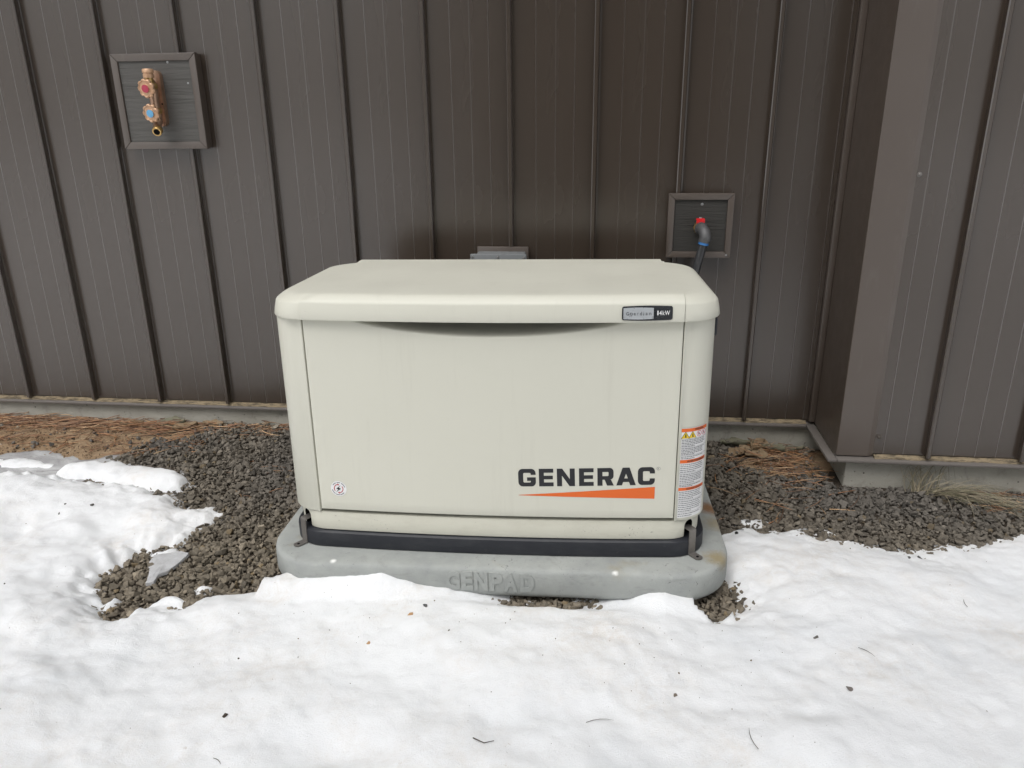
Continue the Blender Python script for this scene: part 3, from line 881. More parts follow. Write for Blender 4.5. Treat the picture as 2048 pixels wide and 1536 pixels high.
# ------------------------------------------------------------------ gas valve and line
def gas():
    t = empty('gas_line', (0.447, -0.038, 0.892))
    tag(t, 'black gas pipe with elbow and red handled shutoff valve beside the generator', 'gas pipe')
    tube('valve_body', [(0, 0, 0), (0, -0.012, 0), (0, -0.012, 0), (0, -0.028, 0), (0.0015, -0.030, 0), (0.0015, -0.036, 0)], [0.013, 0.013, 0.0225, 0.0225, 0.0185, 0.0185], MT['brass'], t, 8, True, 20)
    # red tee handle: stem and bar, turned-down ends
    h = box('handle', (-0.0145, -0.036, 0.0275), (0.0145, -0.014, 0.0335), MT['red'], t, 0.002)
    box('handle_lip', (-0.0145, -0.0385, 0.017), (0.0145, -0.0362, 0.0335), MT['red'], h, 0.001)
    tube('handle_stem', [(0, -0.025, 0.010), (0, -0.025, 0.0273)], 0.006, MT['brass'], h, 8)
    tube('handle_nut', [(0, -0.025, 0.0337), (0, -0.025, 0.0375)], 0.005, MT['screw'], h, 6)
    # elbow
    pts = [Vector((0.002, -0.036, 0.0))]
    for i in range(9):
        a = math.pi / 2 * i / 8
        pts.append(Vector((0.003 + 0.012 * math.sin(a), -0.042 - 0.034 * math.sin(a), -0.034 * (1 - math.cos(a)))))
    pts.append(Vector((0.014, -0.077, -0.038)))
    e = tube('elbow', pts, [0.0205, 0.0205] + [0.0200] * 8 + [0.0190], MT['iron'], t, 20)
    tube('elbow_collar', [(0.002, -0.0365, 0), (0.004, -0.046, -0.0005)], 0.0225, MT['iron'], e, 20)
    d = (Vector((-0.026, -0.005, -0.120))).normalized()
    p = Vector((0.013, -0.077, -0.030))
    tube('coupling', [p, p + d * 0.012], 0.0198, MT['iron'], t, 20)
    tube('ring', [p + d * 0.0125, p + d * 0.0205], 0.0180, MT['blue_ring'], t, 20)
    L = 0.62
    tube('pipe', [p + d * 0.018, p + d * 0.2, p + d * 0.4 + Vector((0.004, 0.01, 0)), p + d * L + Vector((0.01, 0.02, 0)), p + d * (L + 0.2) + Vector((0.02, 0.03, 0))], 0.0145, MT['pipe'], t, 18)
gas()

# ------------------------------------------------------------------ grey electrical box behind the generator
def junction_box():
    t = empty('junction_box', (-0.262, -0.03, 0.578))
    tag(t, 'grey electrical box on the wall just above the generator lid', 'electrical box')
    box('backing_plate', (-0.088, 0.0, -0.03), (0.102, 0.012, 0.238), MT['trim'], t, 0.003)
    box('body', (-0.084, -0.070, 0.0), (0.094, -0.001, 0.222), MT['enclosure'], t, 0.006)
    c = box('cover', (-0.1015, -0.083, -0.01), (0.1025, -0.0705, 0.2245), MT['enclosure'], t, 0.004)
    for x in (-0.093, 0.0, 0.094):
        for z in (0.214, 0.0):
            screw((x, -0.0825, z), MT['screw'], c, 0.0026)
junction_box()

# ------------------------------------------------------------------ concrete pad
def rr_ring(hx, y0, y1, r, z, nc=10, ns=20, bow=0.0):
    """rounded rectangle, counter-clockwise from the front left; bow pushes the front edge out in the middle"""
    P = []
    r = min(r, hx - 1e-4, (y1 - y0) / 2 - 1e-4)
    cs = [(hx - r, y0 + r, -90), (hx - r, y1 - r, 0), (-hx + r, y1 - r, 90), (-hx + r, y0 + r, 180)]
    for i in range(ns): P.append((-hx + r + (2 * hx - 2 * r) * i / ns, y0))
    for ci, (cx, cy, a0) in enumerate(cs):
        for i in range(nc + 1):
            a = math.radians(a0 + 90 * i / nc)
            P.append((cx + r * math.cos(a), cy + r * math.sin(a)))
        if ci == 1:
            for i in range(1, ns): P.append((hx - r - (2 * hx - 2 * r) * i / ns, y1))
    cy = (y0 + y1) / 2
    out = []
    for x, y in P:
        w = max(0.0, min(1.0, (cy - y) / (cy - y0)))
        out.append((x, y - bow * max(0.0, 1 - (x / hx) ** 2) * w * w, z))
    return out

def loft(name, rings, mat, parent, cap0=True, cap1=True, ang=40, raw=False):
    n = len(rings[0])
    V = [p for r in rings for p in r]
    F = []
    for k in range(len(rings) - 1):
        for i in range(n):
            j = (i + 1) % n
            F.append((k * n + i, k * n + j, (k + 1) * n + j, (k + 1) * n + i))
    if cap0: F.append(tuple(range(n - 1, -1, -1)))
    if cap1: F.append(tuple(range((len(rings) - 1) * n, len(rings) * n)))
    if raw: return V, F
    return mobj(name, V, F, mat, parent, ang)

def text_geo(body, size, bold=0.0, spacing=1.0, align='LEFT'):
    c = bpy.data.curves.new('t', 'FONT')
    c.body = body; c.size = size; c.offset = bold; c.space_character = spacing; c.align_x = align
    c.resolution_u = 3
    o = bpy.data.objects.new('t', c); COL.objects.link(o)
    dg = bpy.context.evaluated_depsgraph_get(); dg.update()
    me = bpy.data.meshes.new_from_object(o.evaluated_get(dg))
    V = [tuple(v.co) for v in me.vertices]; F = [tuple(p.vertices) for p in me.polygons]
    bpy.data.objects.remove(o); bpy.data.curves.remove(c); bpy.data.meshes.remove(me)
    return V, F

def fit_text(body, x0, x1, z0, z1, bold=0.0, spacing=1.0):
    V, F = text_geo(body, 1.0, bold, spacing)
    xs_ = [v[0] for v in V]; ys_ = [v[1] for v in V]
    a, b, c, d = min(xs_), max(xs_), min(ys_), max(ys_)
    return [(x0 + (v[0] - a) / (b - a) * (x1 - x0), z0 + (v[1] - c) / (d - c) * (z1 - z0)) for v in V], F

def level(o):
    # the pad has settled a little: it leans about one degree
    o.rotation_mode = 'QUATERNION'
    o.rotation_quaternion = (Matrix.Rotation(GYAW, 3, 'Z') @ Matrix.Rotation(-0.020, 3, 'X') @ Matrix.Rotation(-0.0067, 3, 'Y')).to_quaternion()
    return o
pad = level(empty('concrete_pad', (GX, GY, GZ), GYAW))
tag(pad, 'grey rounded concrete pad under the beige generator', 'concrete pad')
prof = [(0.012, -0.0895), (0.003, -0.080), (0.0, -0.070), (0.0, -0.030), (0.0005, -0.013), (0.0025, -0.0065), (0.007, -0.0022), (0.015, -0.0004), (0.03, 0.0), (0.10, 0.0)]
rings = []
for ins, z in prof:
    r = [(x + 0.0035, y, zz) for x, y, zz in rr_ring(0.664 - ins, -0.100 + ins, 0.70 - ins, 0.165 - ins, z, 14, 44)]
    rings.append([(x + 0.0014 * float(vnoise(x * 1.0, y + z, 14, 3)), y + 0.0018 * float(vnoise(x + z, y, 14, 5)), z + 0.0012 * float(vnoise(x, y, 9, 8)) * (z > -0.08)) for x, y, z in r])
loft('slab', rings, MT['pad'], pad, True, True, 50)
def pad_letters():
    spans = [('G', -0.1285, -0.0945), ('E', -0.0915, -0.064), ('N', -0.0615, -0.030), ('P', -0.0265, 0.0045), ('A', 0.007, 0.0385), ('D', 0.0445, 0.078)]
    for ch, a, b in spans:
        a = -0.124 + (a + 0.1285) * 1.20; b = -0.124 + (b + 0.1285) * 1.20
        P, F = fit_text(ch, a, b, -0.0680, -0.0100, 0.05)
        bm = bmesh.new()
        vs = [bm.verts.new((x, -0.0985, z)) for x, z in P]
        for f in F:
            try: bm.faces.new([vs[i] for i in f])
            except ValueError: pass
        bmesh.ops.recalc_face_normals(bm, faces=bm.faces)
        ex = bmesh.ops.extrude_face_region(bm, geom=list(bm.faces))
        ev = [g for g in ex['geom'] if isinstance(g, bmesh.types.BMVert)]
        for v in ev: v.co.y = -0.1028
        bobj('raised_letter', bm, MT['pad'], pad)
pad_letters()

# ------------------------------------------------------------------ generator
gen = level(empty('generator', (GX, GY, GZ), GYAW))
tag(gen, 'beige standby generator with black logo and orange wedge on its door', 'generator')
HX, DEP, RC = 0.594, 0.620, 0.090           # cabinet half width, depth, corner radius
DX0, DX1 = -0.4910, 0.4995                  # door edges
DZ0, DZ1 = 0.1235, 0.690
BOW = 0.022
def front_y(x): return -BOW * max(0.0, 1 - (x / HX) ** 2)

plinth_prof = [(0.004, 0.0005), (0.0, 0.004), (0.0, 0.040), (0.001, 0.046), (0.006, 0.0500), (0.05, 0.0505)]
plinth = loft('plinth', [rr_ring(HX - i + 0.0065, -0.003 + i, DEP - i, 0.100, z, 12, 24, BOW) for i, z in plinth_prof], MT['black'], gen, True, True, 35)

# beige base frame with a rounded notch at each front corner for the hold-down strap
bf = [(0.010, 0.0508), (0.007, 0.052), (0.006, 0.056), (0.005, 0.104), (0.007, 0.1085), (0.012, 0.1102), (0.06, 0.1104)]
base = loft('base_frame', [rr_ring(HX - 0.004 - i, 0.002 + i, DEP - i, 0.096, z, 16, 24, BOW) for i, z in bf], MT['beige_base'], gen, True, True, 35)
NOTCH = []
for s in (-1, 1):
    a = math.radians(37)
    cx, cy = s * (HX - 0.10), 0.10
    d = Vector((s * math.sin(a), -math.cos(a), 0)); tdir = Vector((math.cos(a), s * math.sin(a), 0))
    p = Vector((cx, cy, 0)) + d * 0.094
    NOTCH.append((s, d, tdir, p))
    bm = bmesh.new()
    out = [(-0.016, 0.03), (0.016, 0.03), (0.016, 0.086)] + [(0.016 * math.cos(math.pi * k / 10), 0.086 + 0.0170 * math.sin(math.pi * k / 10)) for k in range(1, 10)] + [(-0.016, 0.086)]
    A = [bm.verts.new(p + d * 0.03 + tdir * u + Vector((0, 0, z))) for u, z in out]
    B = [bm.verts.new(p - d * 0.045 + tdir * u + Vector((0, 0, z))) for u, z in out]
    bm.faces.new(A); bm.faces.new(B[::-1])
    for i in range(len(out)): bm.faces.new((A[i], A[(i + 1) % len(out)], B[(i + 1) % len(out)], B[i]))
    cut = bobj('cutter', bm, MT['beige_base'], gen)
    cut.data.materials.append(MT['void'])  # notch faces painted near-black for the shade inside
    for q_ in cut.data.polygons: q_.material_index = 1
    if len(base.data.materials) < 2: base.data.materials.append(MT['void'])
    md = base.modifiers.new('notch', 'BOOLEAN'); md.operation = 'DIFFERENCE'; md.object = cut; md.solver = 'EXACT'
    dg = bpy.context.evaluated_depsgraph_get(); dg.update()
    me2 = bpy.data.meshes.new_from_object(base.evaluated_get(dg))
    base.modifiers.clear()
    base.data = me2
    bpy.data.objects.remove(cut)
    # near-black block painting the shade at the back of the notch
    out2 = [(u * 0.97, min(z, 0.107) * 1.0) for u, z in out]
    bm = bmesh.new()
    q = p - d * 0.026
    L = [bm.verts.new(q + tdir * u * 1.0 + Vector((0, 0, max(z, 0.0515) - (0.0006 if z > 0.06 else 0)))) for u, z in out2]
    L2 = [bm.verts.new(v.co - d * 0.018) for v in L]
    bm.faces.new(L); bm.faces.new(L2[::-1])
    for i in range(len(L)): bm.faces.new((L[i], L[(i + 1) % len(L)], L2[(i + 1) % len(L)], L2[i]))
    bobj('notch_shade', bm, MT['void'], gen)
    # bent steel strap: tab out of the notch, down the plinth, foot on the pad
    w, th = 0.0120, 0.003
    path = [(-0.015, 0.078), (0.012, 0.078), (0.0145, 0.0765), (0.0150, 0.073), (0.0150, 0.006), (0.0160, 0.0035), (0.0190, 0.0032), (0.044, 0.0032)]
    nn = []
    for i, (u, z) in enumerate(path):
        a0 = path[max(i - 1, 0)]; a1 = path[min(i + 1, len(path) - 1)]
        tx, tz = a1[0] - a0[0], a1[1] - a0[1]; l = math.hypot(tx, tz)
        nn.append((-tz / l, tx / l))
    bm = bmesh.new(); prev = None
    for (u, z), (nx, nz) in zip(path, nn):
        ww = w
        ring = []
        for sx, k in ((-1, 0), (1, 0), (1, 1), (-1, 1)):
            uu = u + nx * th * (k - 0.5); zz = z + nz * th * (k - 0.5)
            ring.append(bm.verts.new(p + d * uu + tdir * sx * ww + Vector((0, 0, zz))))
        if prev:
            for i in range(4): bm.faces.new((prev[i], prev[(i + 1) % 4], ring[(i + 1) % 4], ring[i]))
        else: bm.faces.new(ring[::-1])
        prev = ring
    # rounded toe
    toe_b, toe_t = [], []
    for k in range(7):
        aa = math.pi * k / 6
        pt = p + d * (0.044 + 0.0085 * math.sin(aa)) + tdir * (-w * math.cos(aa))
        toe_b.append(bm.verts.new(pt + Vector((0, 0, path[-1][1] - th / 2)))); toe_t.append(bm.verts.new(pt + Vector((0, 0, path[-1][1] + th / 2))))
    bm.faces.new(toe_t); bm.faces.new(toe_b[::-1])
    for k in range(6): bm.faces.new((toe_b[k], toe_b[k + 1], toe_t[k + 1], toe_t[k]))
    st = bobj('hold_down_strap', bm, MT['strap'], gen)
    hc = p + d * 0.039 + Vector((0, 0, path[-1][1] + th / 2))
    tube('bolt_hole', [hc - Vector((0, 0, 0.001)), hc + Vector((0, 0, 0.0004))], 0.0042, MT['void'], st, 10)

# cabinet skin: corner posts, sides and back
def skin(name, path, z0, z1, mat, t=0.004, lip=0.0015):
    """upright sheet along a plan path (list of x, y), with thickness t towards the left of the path and a rolled lower edge"""
    n = len(path)
    off = []
    for i, (x, y) in enumerate(path):
        a = path[max(i - 1, 0)]; b = path[min(i + 1, n - 1)]
        tx, ty = b[0] - a[0], b[1] - a[1]; l = math.hypot(tx, ty)
        off.append((-ty / l, tx / l))
    bm = bmesh.new(); cols = []
    for (x, y), (nx, ny) in zip(path, off):
        c = [bm.verts.new((x, y, z1)), bm.verts.new((x, y, z0 + 0.003)), bm.verts.new((x + nx * lip, y + ny * lip, z0)), bm.verts.new((x + nx * t, y + ny * t, z0)), bm.verts.new((x + nx * t, y + ny * t, z1))]
        cols.append(c)
    for i in range(n - 1):
        for k in range(5):
            bm.faces.new((cols[i][k], cols[i + 1][k], cols[i + 1][(k + 1) % 5], cols[i][(k + 1) % 5]))
    bm.faces.new(cols[0][::-1]); bm.faces.new(cols[-1])
    return bobj(name, bm, mat, gen, 40)

def post_path(s, x_start):
    P = [(x_start, front_y(x_start) + 0.014), (x_start, front_y(x_start) + 0.002), (x_start + s * 0.002, front_y(x_start))]
    for i in range(1, 15):
        a = math.radians(90 * i / 14)
        P.append((s * (HX - RC + RC * math.sin(a)), RC - RC * math.cos(a)))
    P.append((s * HX, 0.16))
    return P
pp = post_path(1, 0.5040)
skin('corner_post', pp, 0.1115, 0.690, MT['beige'])
pl = [(-x, y) for x, y in post_path(1, 0.4960)]
skin('corner_post', pl[::-1], 0.1115, 0.690, MT['beige'])
skin('side_panel', [(HX - 0.001, 0.162), (HX - 0.001, DEP - 0.03), (HX - 0.03, DEP), (0.0, DEP)], 0.1115, 0.690, MT['beige'])
skin('side_panel', [(0.0, DEP + 0.0005), (-HX + 0.03, DEP), (-HX + 0.001, DEP - 0.03), (-HX + 0.001, 0.162)], 0.1115, 0.690, MT['beige'])
box('inner_frame', (-0.56, 0.090, 0.115), (0.555, 0.105, 0.685), MT['void'], gen)

# door with a finger scoop under the lid
def door_y(x, z):
    y = front_y(x)
    u = (x - 0.002) / 0.352
    if abs(u) < 1:
        edge = 0.671 - 0.036 * (1 - u * u)
        k = max(0.0, min(1.0, (z - edge) / 0.026))
        y += 0.085 * k * k * (3 - 2 * k) * (1 - u * u) ** 0.6
    return y
def door():
    nx, nz = 120, 90
    bm = bmesh.new()
    xs_ = [DX0 + (DX1 - DX0) * i / nx for i in range(nx + 1)]
    zs_ = [DZ0 + (0.60 - DZ0) * i / 18 for i in range(18)] + [0.60 + (DZ1 - 0.60) * i / 44 for i in range(45)]
    G = [[bm.verts.new((x, door_y(x, z), z)) for z in zs_] for x in xs_]
    for i in range(nx):
        for k in range(len(zs_) - 1): bm.faces.new((G[i][k], G[i + 1][k], G[i + 1][k + 1], G[i][k + 1]))
    # rolled edges
    loop = [G[i][0] for i in range(nx + 1)] + [G[nx][k] for k in range(1, len(zs_))] + [G[i][-1] for i in range(nx - 1, -1, -1)] + [G[0][k] for k in range(len(zs_) - 2, 0, -1)]
    prev = loop
    for o, dy in ((0.0012, 0.0006), (0.0020, 0.0022), (0.0020, 0.012)):
        cur = []
        for v in loop:
            x, y, z = v.co
            ex = -o if abs(x - DX0) < 1e-6 else (o if abs(x - DX1) < 1e-6 else 0)
            ez = -o if abs(z - DZ0) < 1e-6 else 0
            cur.append(bm.verts.new((x + ex, y + dy, z + ez)))
        for i in range(len(loop)):
            j = (i + 1) % len(loop)
            bm.faces.new((prev[i], cur[i], cur[j], prev[j]))
        prev = cur
    return bobj('door', bm, MT['beige'], gen, 45)
door_o = door()

# lid in three pieces: raised middle and two end caps
LID = [(0.020, 0.020, 0.6870), (0.004, 0.004, 0.6805), (0.0010, 0.0010, 0.6810), (0.0, 0.0, 0.6840), (0.002, 0.0012, 0.7000), (0.006, 0.0030, 0.7220), (0.0085, 0.0042, 0.7262), (0.013, 0.0085, 0.7310), (0.022, 0.0170, 0.7380), (0.030, 0.0240, 0.7425), (0.040, 0.0300, 0.7440), (0.075, 0.050, 0.7446), (0.115, 0.075, 0.7450), (0.20, 0.13, 0.7450), (0.32, 0.20, 0.7450)]
LHX, LXC, LY0, LY1, LBOW = 0.586, 0.004, -0.014, 0.585, 0.030
def lid_rings(grow, up):
    R = []
    for ix, iy, z in LID:
        r = rr_ring(LHX - ix + grow, LY0 + iy - grow, LY1 - iy * 1.2 + grow, 0.085 + 0.45 * ix, z + up * (1 if z > 0.686 else 0), 14, 40, LBOW)
        # the ends drop away from the middle
        sb = lambda x, y: math.copysign(0.021 * max(0.0, 1 - ((y - 0.27) / 0.31) ** 2) * min(1.0, abs(x) / LHX) ** 3, x)
        R.append([(x + LXC + sb(x, y), y, zz - 0.006 * max(0.0, y) / 0.58 * float(sstep(0.69, 0.74, z)) - 0.004 * max(0, (abs(x) - 0.44) / 0.166) ** 2 * (0.2 + 0.8 * float(sstep(0.69, 0.75, z)))) for x, y, zz in r])
    return R
def lid_piece(name, grow, up, x0, x1, parent):
    V, F = loft(None, lid_rings(grow, up), None, None, False, True, raw=True)
    bm = bmesh.new()
    vs = [bm.verts.new(v) for v in V]
    for f in F: bm.faces.new([vs[i] for i in f])
    bmesh.ops.triangulate(bm, faces=[f for f in bm.faces if len(f.verts) > 4])
    if x0 is not None: bmesh.ops.bisect_plane(bm, geom=list(bm.verts) + list(bm.edges) + list(bm.faces), plane_co=(x0, 0, 0), plane_no=(1, 0, 0), clear_inner=True)
    if x1 is not None: bmesh.ops.bisect_plane(bm, geom=list(bm.verts) + list(bm.edges) + list(bm.faces), plane_co=(x1, 0, 0), plane_no=(1, 0, 0), clear_outer=True)
    # a real edge: turn the cut rim inwards
    cutx = [c for c in (x0, x1) if c is not None]
    ed = [e for e in bm.edges if e.is_boundary and any(abs(e.verts[0].co.x - c) < 1e-5 and abs(e.verts[1].co.x - c) < 1e-5 for c in cutx)]
    if ed:
        ex = bmesh.ops.extrude_edge_only(bm, edges=ed)
        for v in [g for g in ex['geom'] if isinstance(g, bmesh.types.BMVert)]:
            c = Vector((v.co.x, 0.30, 0.690))
            v.co += (c - v.co).normalized() * 0.006
    return bobj(name, bm, MT['beige'], parent, 38)
lid = lid_piece('lid', 0.0026, 0.0026, -0.4915, 0.5005, gen)
lid_piece('end_cap', 0.0, 0.0, None, -0.4928, lid)
lid_piece('end_cap', 0.0, 0.0, 0.5018, None, lid)
# closes the lid from below
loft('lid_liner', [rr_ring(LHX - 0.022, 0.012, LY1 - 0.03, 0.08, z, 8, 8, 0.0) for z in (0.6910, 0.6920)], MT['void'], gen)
# raised rear hinge rail of the lid
box('hinge_rail', (-0.494, LY1 - 0.040, 0.7360), (0.494, LY1 + 0.000, 0.7412), MT['beige'], gen, 0.004)
# latch on the right-hand side
box('latch', (HX - 0.001, 0.085, 0.618), (HX + 0.007, 0.112, 0.666), MT['black'], gen, 0.003)

# ---- writing on the door
def flat(name, polys, mat, parent, fy, lift):
    V, F = [], []
    for P, fs in polys:
        k = len(V)
        V += [(x, fy(x, z) - lift, z) for x, z in P]
        F += [tuple(k + i for i in f) for f in fs]
    return mobj(name, V, F, mat, parent)
def ngon(P): return (P, [tuple(range(len(P)))])
def strip(A, B):
    n = len(A)
    return (A + B, [(i, i + 1, n + i + 1, n + i) for i in range(n - 1)])
def arc(cx, cy, r, a0, a1, n=7): return [(cx + r * math.cos(math.radians(a0 + (a1 - a0) * i / n)), cy + r * math.sin(math.radians(a0 + (a1 - a0) * i / n))) for i in range(n + 1)]
t_, h_ = 0.285, 0.225
def c_path(w, ytop, ybot, R, r):
    o = [(w, ytop)] + arc(w - R, 1 - R, R, 0, 90) + arc(R, 1 - R, R, 90, 180) + arc(R, R, R, 180, 270) + arc(w - R, R, R, 270, 360) + [(w, ybot)]
    i = [(w - t_, ytop)] + arc(w - t_ - r, 1 - h_ - r, r, 0, 90) + arc(t_ + r, 1 - h_ - r, r, 90, 180) + arc(t_ + r, h_ + r, r, 180, 270) + arc(w - t_ - r, h_ + r, r, 270, 360) + [(w - t_, ybot)]
    return strip(o, i)
def glyph(ch):
    if ch == 'G':
        w = 1.0
        return [c_path(w, 0.66, 0.52, 0.25, 0.07), ngon([(0.50, 0.32), (w - t_, 0.32), (w - t_, 0.52), (0.50, 0.52)])]
    if ch == 'C': return [c_path(0.95, 0.64, 0.36, 0.25, 0.07)]
    if ch == 'E':
        w = 0.826
        return [ngon([(0, 0), (t_, 0), (t_, 1), (0, 1)])] + [ngon([(t_, a), (x, a), (x, b), (t_, b)]) for a, b, x in ((0, h_, w), (0.40, 0.605, w * 0.96), (1 - h_, 1, w))]
    if ch == 'N':
        w = 1.015
        return [ngon([(0, 0), (t_, 0), (t_, 0.60), (t_, 1), (0, 1)]), ngon([(t_, 0.60), (w - t_ * 1.08, 0), (w - t_, 0), (w - t_, 0.40), (t_ * 1.08, 1), (t_, 1)]), ngon([(w - t_, 0), (w, 0), (w, 1), (w - t_, 1), (w - t_, 0.40)])]
    if ch == 'R':
        w, R, r, b = 0.91, 0.22, 0.05, 0.34
        o = [(t_, 1)] + arc(w - R, 1 - R, R, 90, 0) + arc(w - R, b + R, R, 0, -90) + [(t_, b)]
        i = [(t_, 1 - h_)] + arc(w - t_ - r, 1 - h_ - r, r, 90, 0) + arc(w - t_ - r, b + h_ * 0.9 + r, r, 0, -90) + [(t_, b + h_ * 0.9)]
        return [ngon([(0, 0), (t_, 0), (t_, 1), (0, 1)]), strip(o, i), ngon([(0.40, b), (w - 0.36, 0), (w + 0.015, 0), (0.76, b)])]
    if ch == 'A':
        w = 1.10; m = w / 2
        half = [(0, 0), (0.32, 0), (0.385, 0.19), (m, 0.19), (m, 0.39), (0.45, 0.39), (m, 0.66), (m, 1), (0.355, 1)]
        a = [ngon([(0, 0), (0.32, 0), (0.385, 0.19), (0.45, 0.39), (m, 0.66), (m, 1), (0.355, 1)]), ngon([(0.385, 0.19), (m, 0.19), (m, 0.39), (0.45, 0.39)])]
        b = [([(w - x, y) for x, y in P], [f[::-1] for f in fs]) for P, fs in a]
        return a + b
LZ, LH, LS = 0.2145, 0.0525, 0.000363
for ch, px in zip('GENERAC', (137, 293, 428, 593, 730, 870, 1030)):
    x0 = 0.0770 + (px - 137) * LS
    polys = [([(x0 + x * 132 * LS - y * LH * 0.025, LZ + y * LH + (x0 + x * 132 * LS - 0.0770) * 0.026) for x, y in P], fs) for P, fs in glyph(ch)]
    flat('logo_letter', polys, MT['ink'], door_o, door_y, 0.0006)
sw_t = [(0.0770 + 0.3705 * i / 20, 0.1890 + 0.0285 * i / 20) for i in range(21)]
sw_b = [(0.0770 + 0.3705 * i / 20, 0.1880 - 0.0060 * i / 20) for i in range(21)]
flat('logo_wedge', [strip(sw_t, sw_b)], MT['orange'], door_o, door_y, 0.0006)
P, F = fit_text('R', 0.4533, 0.4567, 0.2695, 0.2740)
flat('trademark', [(P, F), strip(arc(0.4550, 0.2718, 0.0050, 0, 360, 20), arc(0.4550, 0.2718, 0.0043, 0, 360, 20))], MT['grey_ink'], door_o, door_y, 0.0006)

# round sticker: white disc, two red arrows, dark lightning bolt, ring of small print
SX, SZ = -0.4355, 0.1885
def pt(r, a, k=0.0232): return (SX + k * r * math.cos(math.radians(a)), SZ + k * r * math.sin(math.radians(a)))
stk = flat('round_sticker', [ngon([pt(1, a) for a in range(0, 360, 8)])], MT['white'], door_o, door_y, 0.0006)
for a0, a1 in ((215, 98), (35, -82)):
    n = 14
    angs = [a0 + (a1 - a0) * i / n for i in range(n + 1)]
    flat('arrow', [strip([pt(0.60, a) for a in angs], [pt(0.50, a) for a in angs]), ngon([pt(0.70, a1), pt(0.55, a1 - 22), pt(0.40, a1)])], MT['red_ink'], stk, door_y, 0.0012)
flat('lightning_bolt', [ngon([pt(math.hypot(x, y), math.degrees(math.atan2(y, x))) for x, y in ((0.33, 0.50), (0.02, 0.13), (0.30, 0.0), (-0.02, -0.22), (-0.36, -0.52), (-0.06, -0.10), (-0.30, 0.02), (0.0, 0.22))])], MT['ink'], stk, door_y, 0.0013)
arcs = []
for a0, a1 in ((148, 112), (104, 72), (62, 14), (190, 236), (242, 276), (282, 322)):
    angs = [a0 + (a1 - a0) * i / 6 for i in range(7)]
    arcs.append(strip([pt(0.86, a) for a in angs], [pt(0.77, a) for a in angs]))
flat('small_print', arcs, MT['grey_ink'], stk, door_y, 0.0012)

# badge on the lid
def badge():
    # the flat of the lid front near x = 0.40
    def lid_face(x, z):
        k = (z - 0.6982) / (0.7172 - 0.6982)
        return LY0 - 0.0026 + 0.0012 + 0.0018 * k - LBOW * (1 - ((x - LXC) / LHX) ** 2)
    x0, x1, z0, z1, r = 0.3440, 0.4700, 0.6860, 0.7235, 0.005
    def rrect(a, b, c, d, r, bulge=0.0):
        P = arc(b - r, c + r, r, -90, 0, 4) + arc(b - r, d - r, r, 0, 90, 4)
        P += [(b - r - (b - a - 2 * r) * i / 8, d + bulge * math.sin(math.pi * i / 8)) for i in range(1, 8)]
        P += arc(a + r, d - r, r, 90, 180, 4) + arc(a + r, c + r, r, 180, 270, 4)
        P += [(a + r + (b - a - 2 * r) * i / 8, c - bulge * math.sin(math.pi * i / 8)) for i in range(1, 8)]
        return P
    P = rrect(x0, x1, z0 + 0.0015, z1 - 0.0015, r, 0.0016)
    bm = bmesh.new()
    A = [bm.verts.new((x, lid_face(x, z) + 0.002, z)) for x, z in P]
    B = [bm.verts.new((x, lid_face(x, z) - 0.0022, z)) for x, z in P]
    cx, cz = (x0 + x1) / 2, (z0 + z1) / 2
    Cc = [bm.verts.new((x + (cx - x) * 0.02, lid_face(x, z) - 0.0030, z + (cz - z) * 0.05)) for x, z in P]
    n = len(P)
    for i in range(n):
        j = (i + 1) % n
        bm.faces.new((A[i], A[j], B[j], B[i])); bm.faces.new((B[i], B[j], Cc[j], Cc[i]))
    bm.faces.new(Cc)
    bd = bobj('badge', bm, MT['badge'], lid, 50)
    f2 = lambda x, z: lid_face(x, z)
    flat('badge_plate', [ngon(rrect(x0 + 0.0035, x0 + 0.0785, z0 + 0.0050, z1 - 0.0050, 0.001, 0.0012))], MT['silver'], bd, f2, 0.0042)
    # badge lettering, glyph by glyph (widths as fractions of the badge)
    fx = lambda q: x0 + (q - 170) / 1720 * (x1 - x0)
    zb = 0.7005
    for ch, a_, b_, h in (('G', 310, 405, .0085), ('u', 455, 525, .0062), ('a', 570, 632, .0062), ('r', 690, 726, .0062), ('d', 780, 842, .0090), ('i', 895, 911, .0088), ('a', 972, 1036, .0062), ('n', 1095, 1160, .0062)):
        P, F = fit_text(ch, fx(a_), fx(b_), zb, zb + h, 0.0)
        flat('badge_lettering', [(P, F)], MT['ink'], bd, f2, 0.0055)
    for ch, a_, b_ in (('1', 1364, 1406), ('4', 1428, 1514), ('k', 1540, 1614), ('W', 1618, 1788)):
        P, F = fit_text(ch, fx(a_), fx(b_), zb - 0.0003, zb + 0.0110, 0.012)
        flat('badge_lettering', [(P, F)], MT['white'], bd, f2, 0.0055)
badge()

# warning label wrapped round the right-hand corner post
def wrap(u, lift):
    """u: distance along the post from x = 0.5"""
    x = 0.5085 + u
    xa = HX - RC
    if x <= xa: return x, -lift + 0.0
    a = (x - xa) / RC
    return xa + (RC + lift) * math.sin(a), RC - (RC + lift) * math.cos(a)
def wrapped(name, polys, mat, parent, lift):
    V, F = [], []
    for P, fs in polys:
        k = len(V)
        for u, z in P:
            x, y = wrap(u, lift)
            V.append((x, y, z))
        F += [tuple(k + i for i in f) for f in fs]
    return mobj(name, V, F, mat, parent)
def band(u0, u1, z0, z1, n=16): return strip([(u0 + (u1 - u0) * i / n, z1) for i in range(n + 1)], [(u0 + (u1 - u0) * i / n, z0) for i in range(n + 1)])
U0, U1, LZ0, LZ1 = 0.0020, 0.0890, 0.1205, 0.3855
def front_post_y(x): return 0
lab = wrapped('warning_label', [band(U0, U1, LZ0, LZ1)], MT['white'], gen, 0.0012)
H3 = (LZ1 - LZ0)
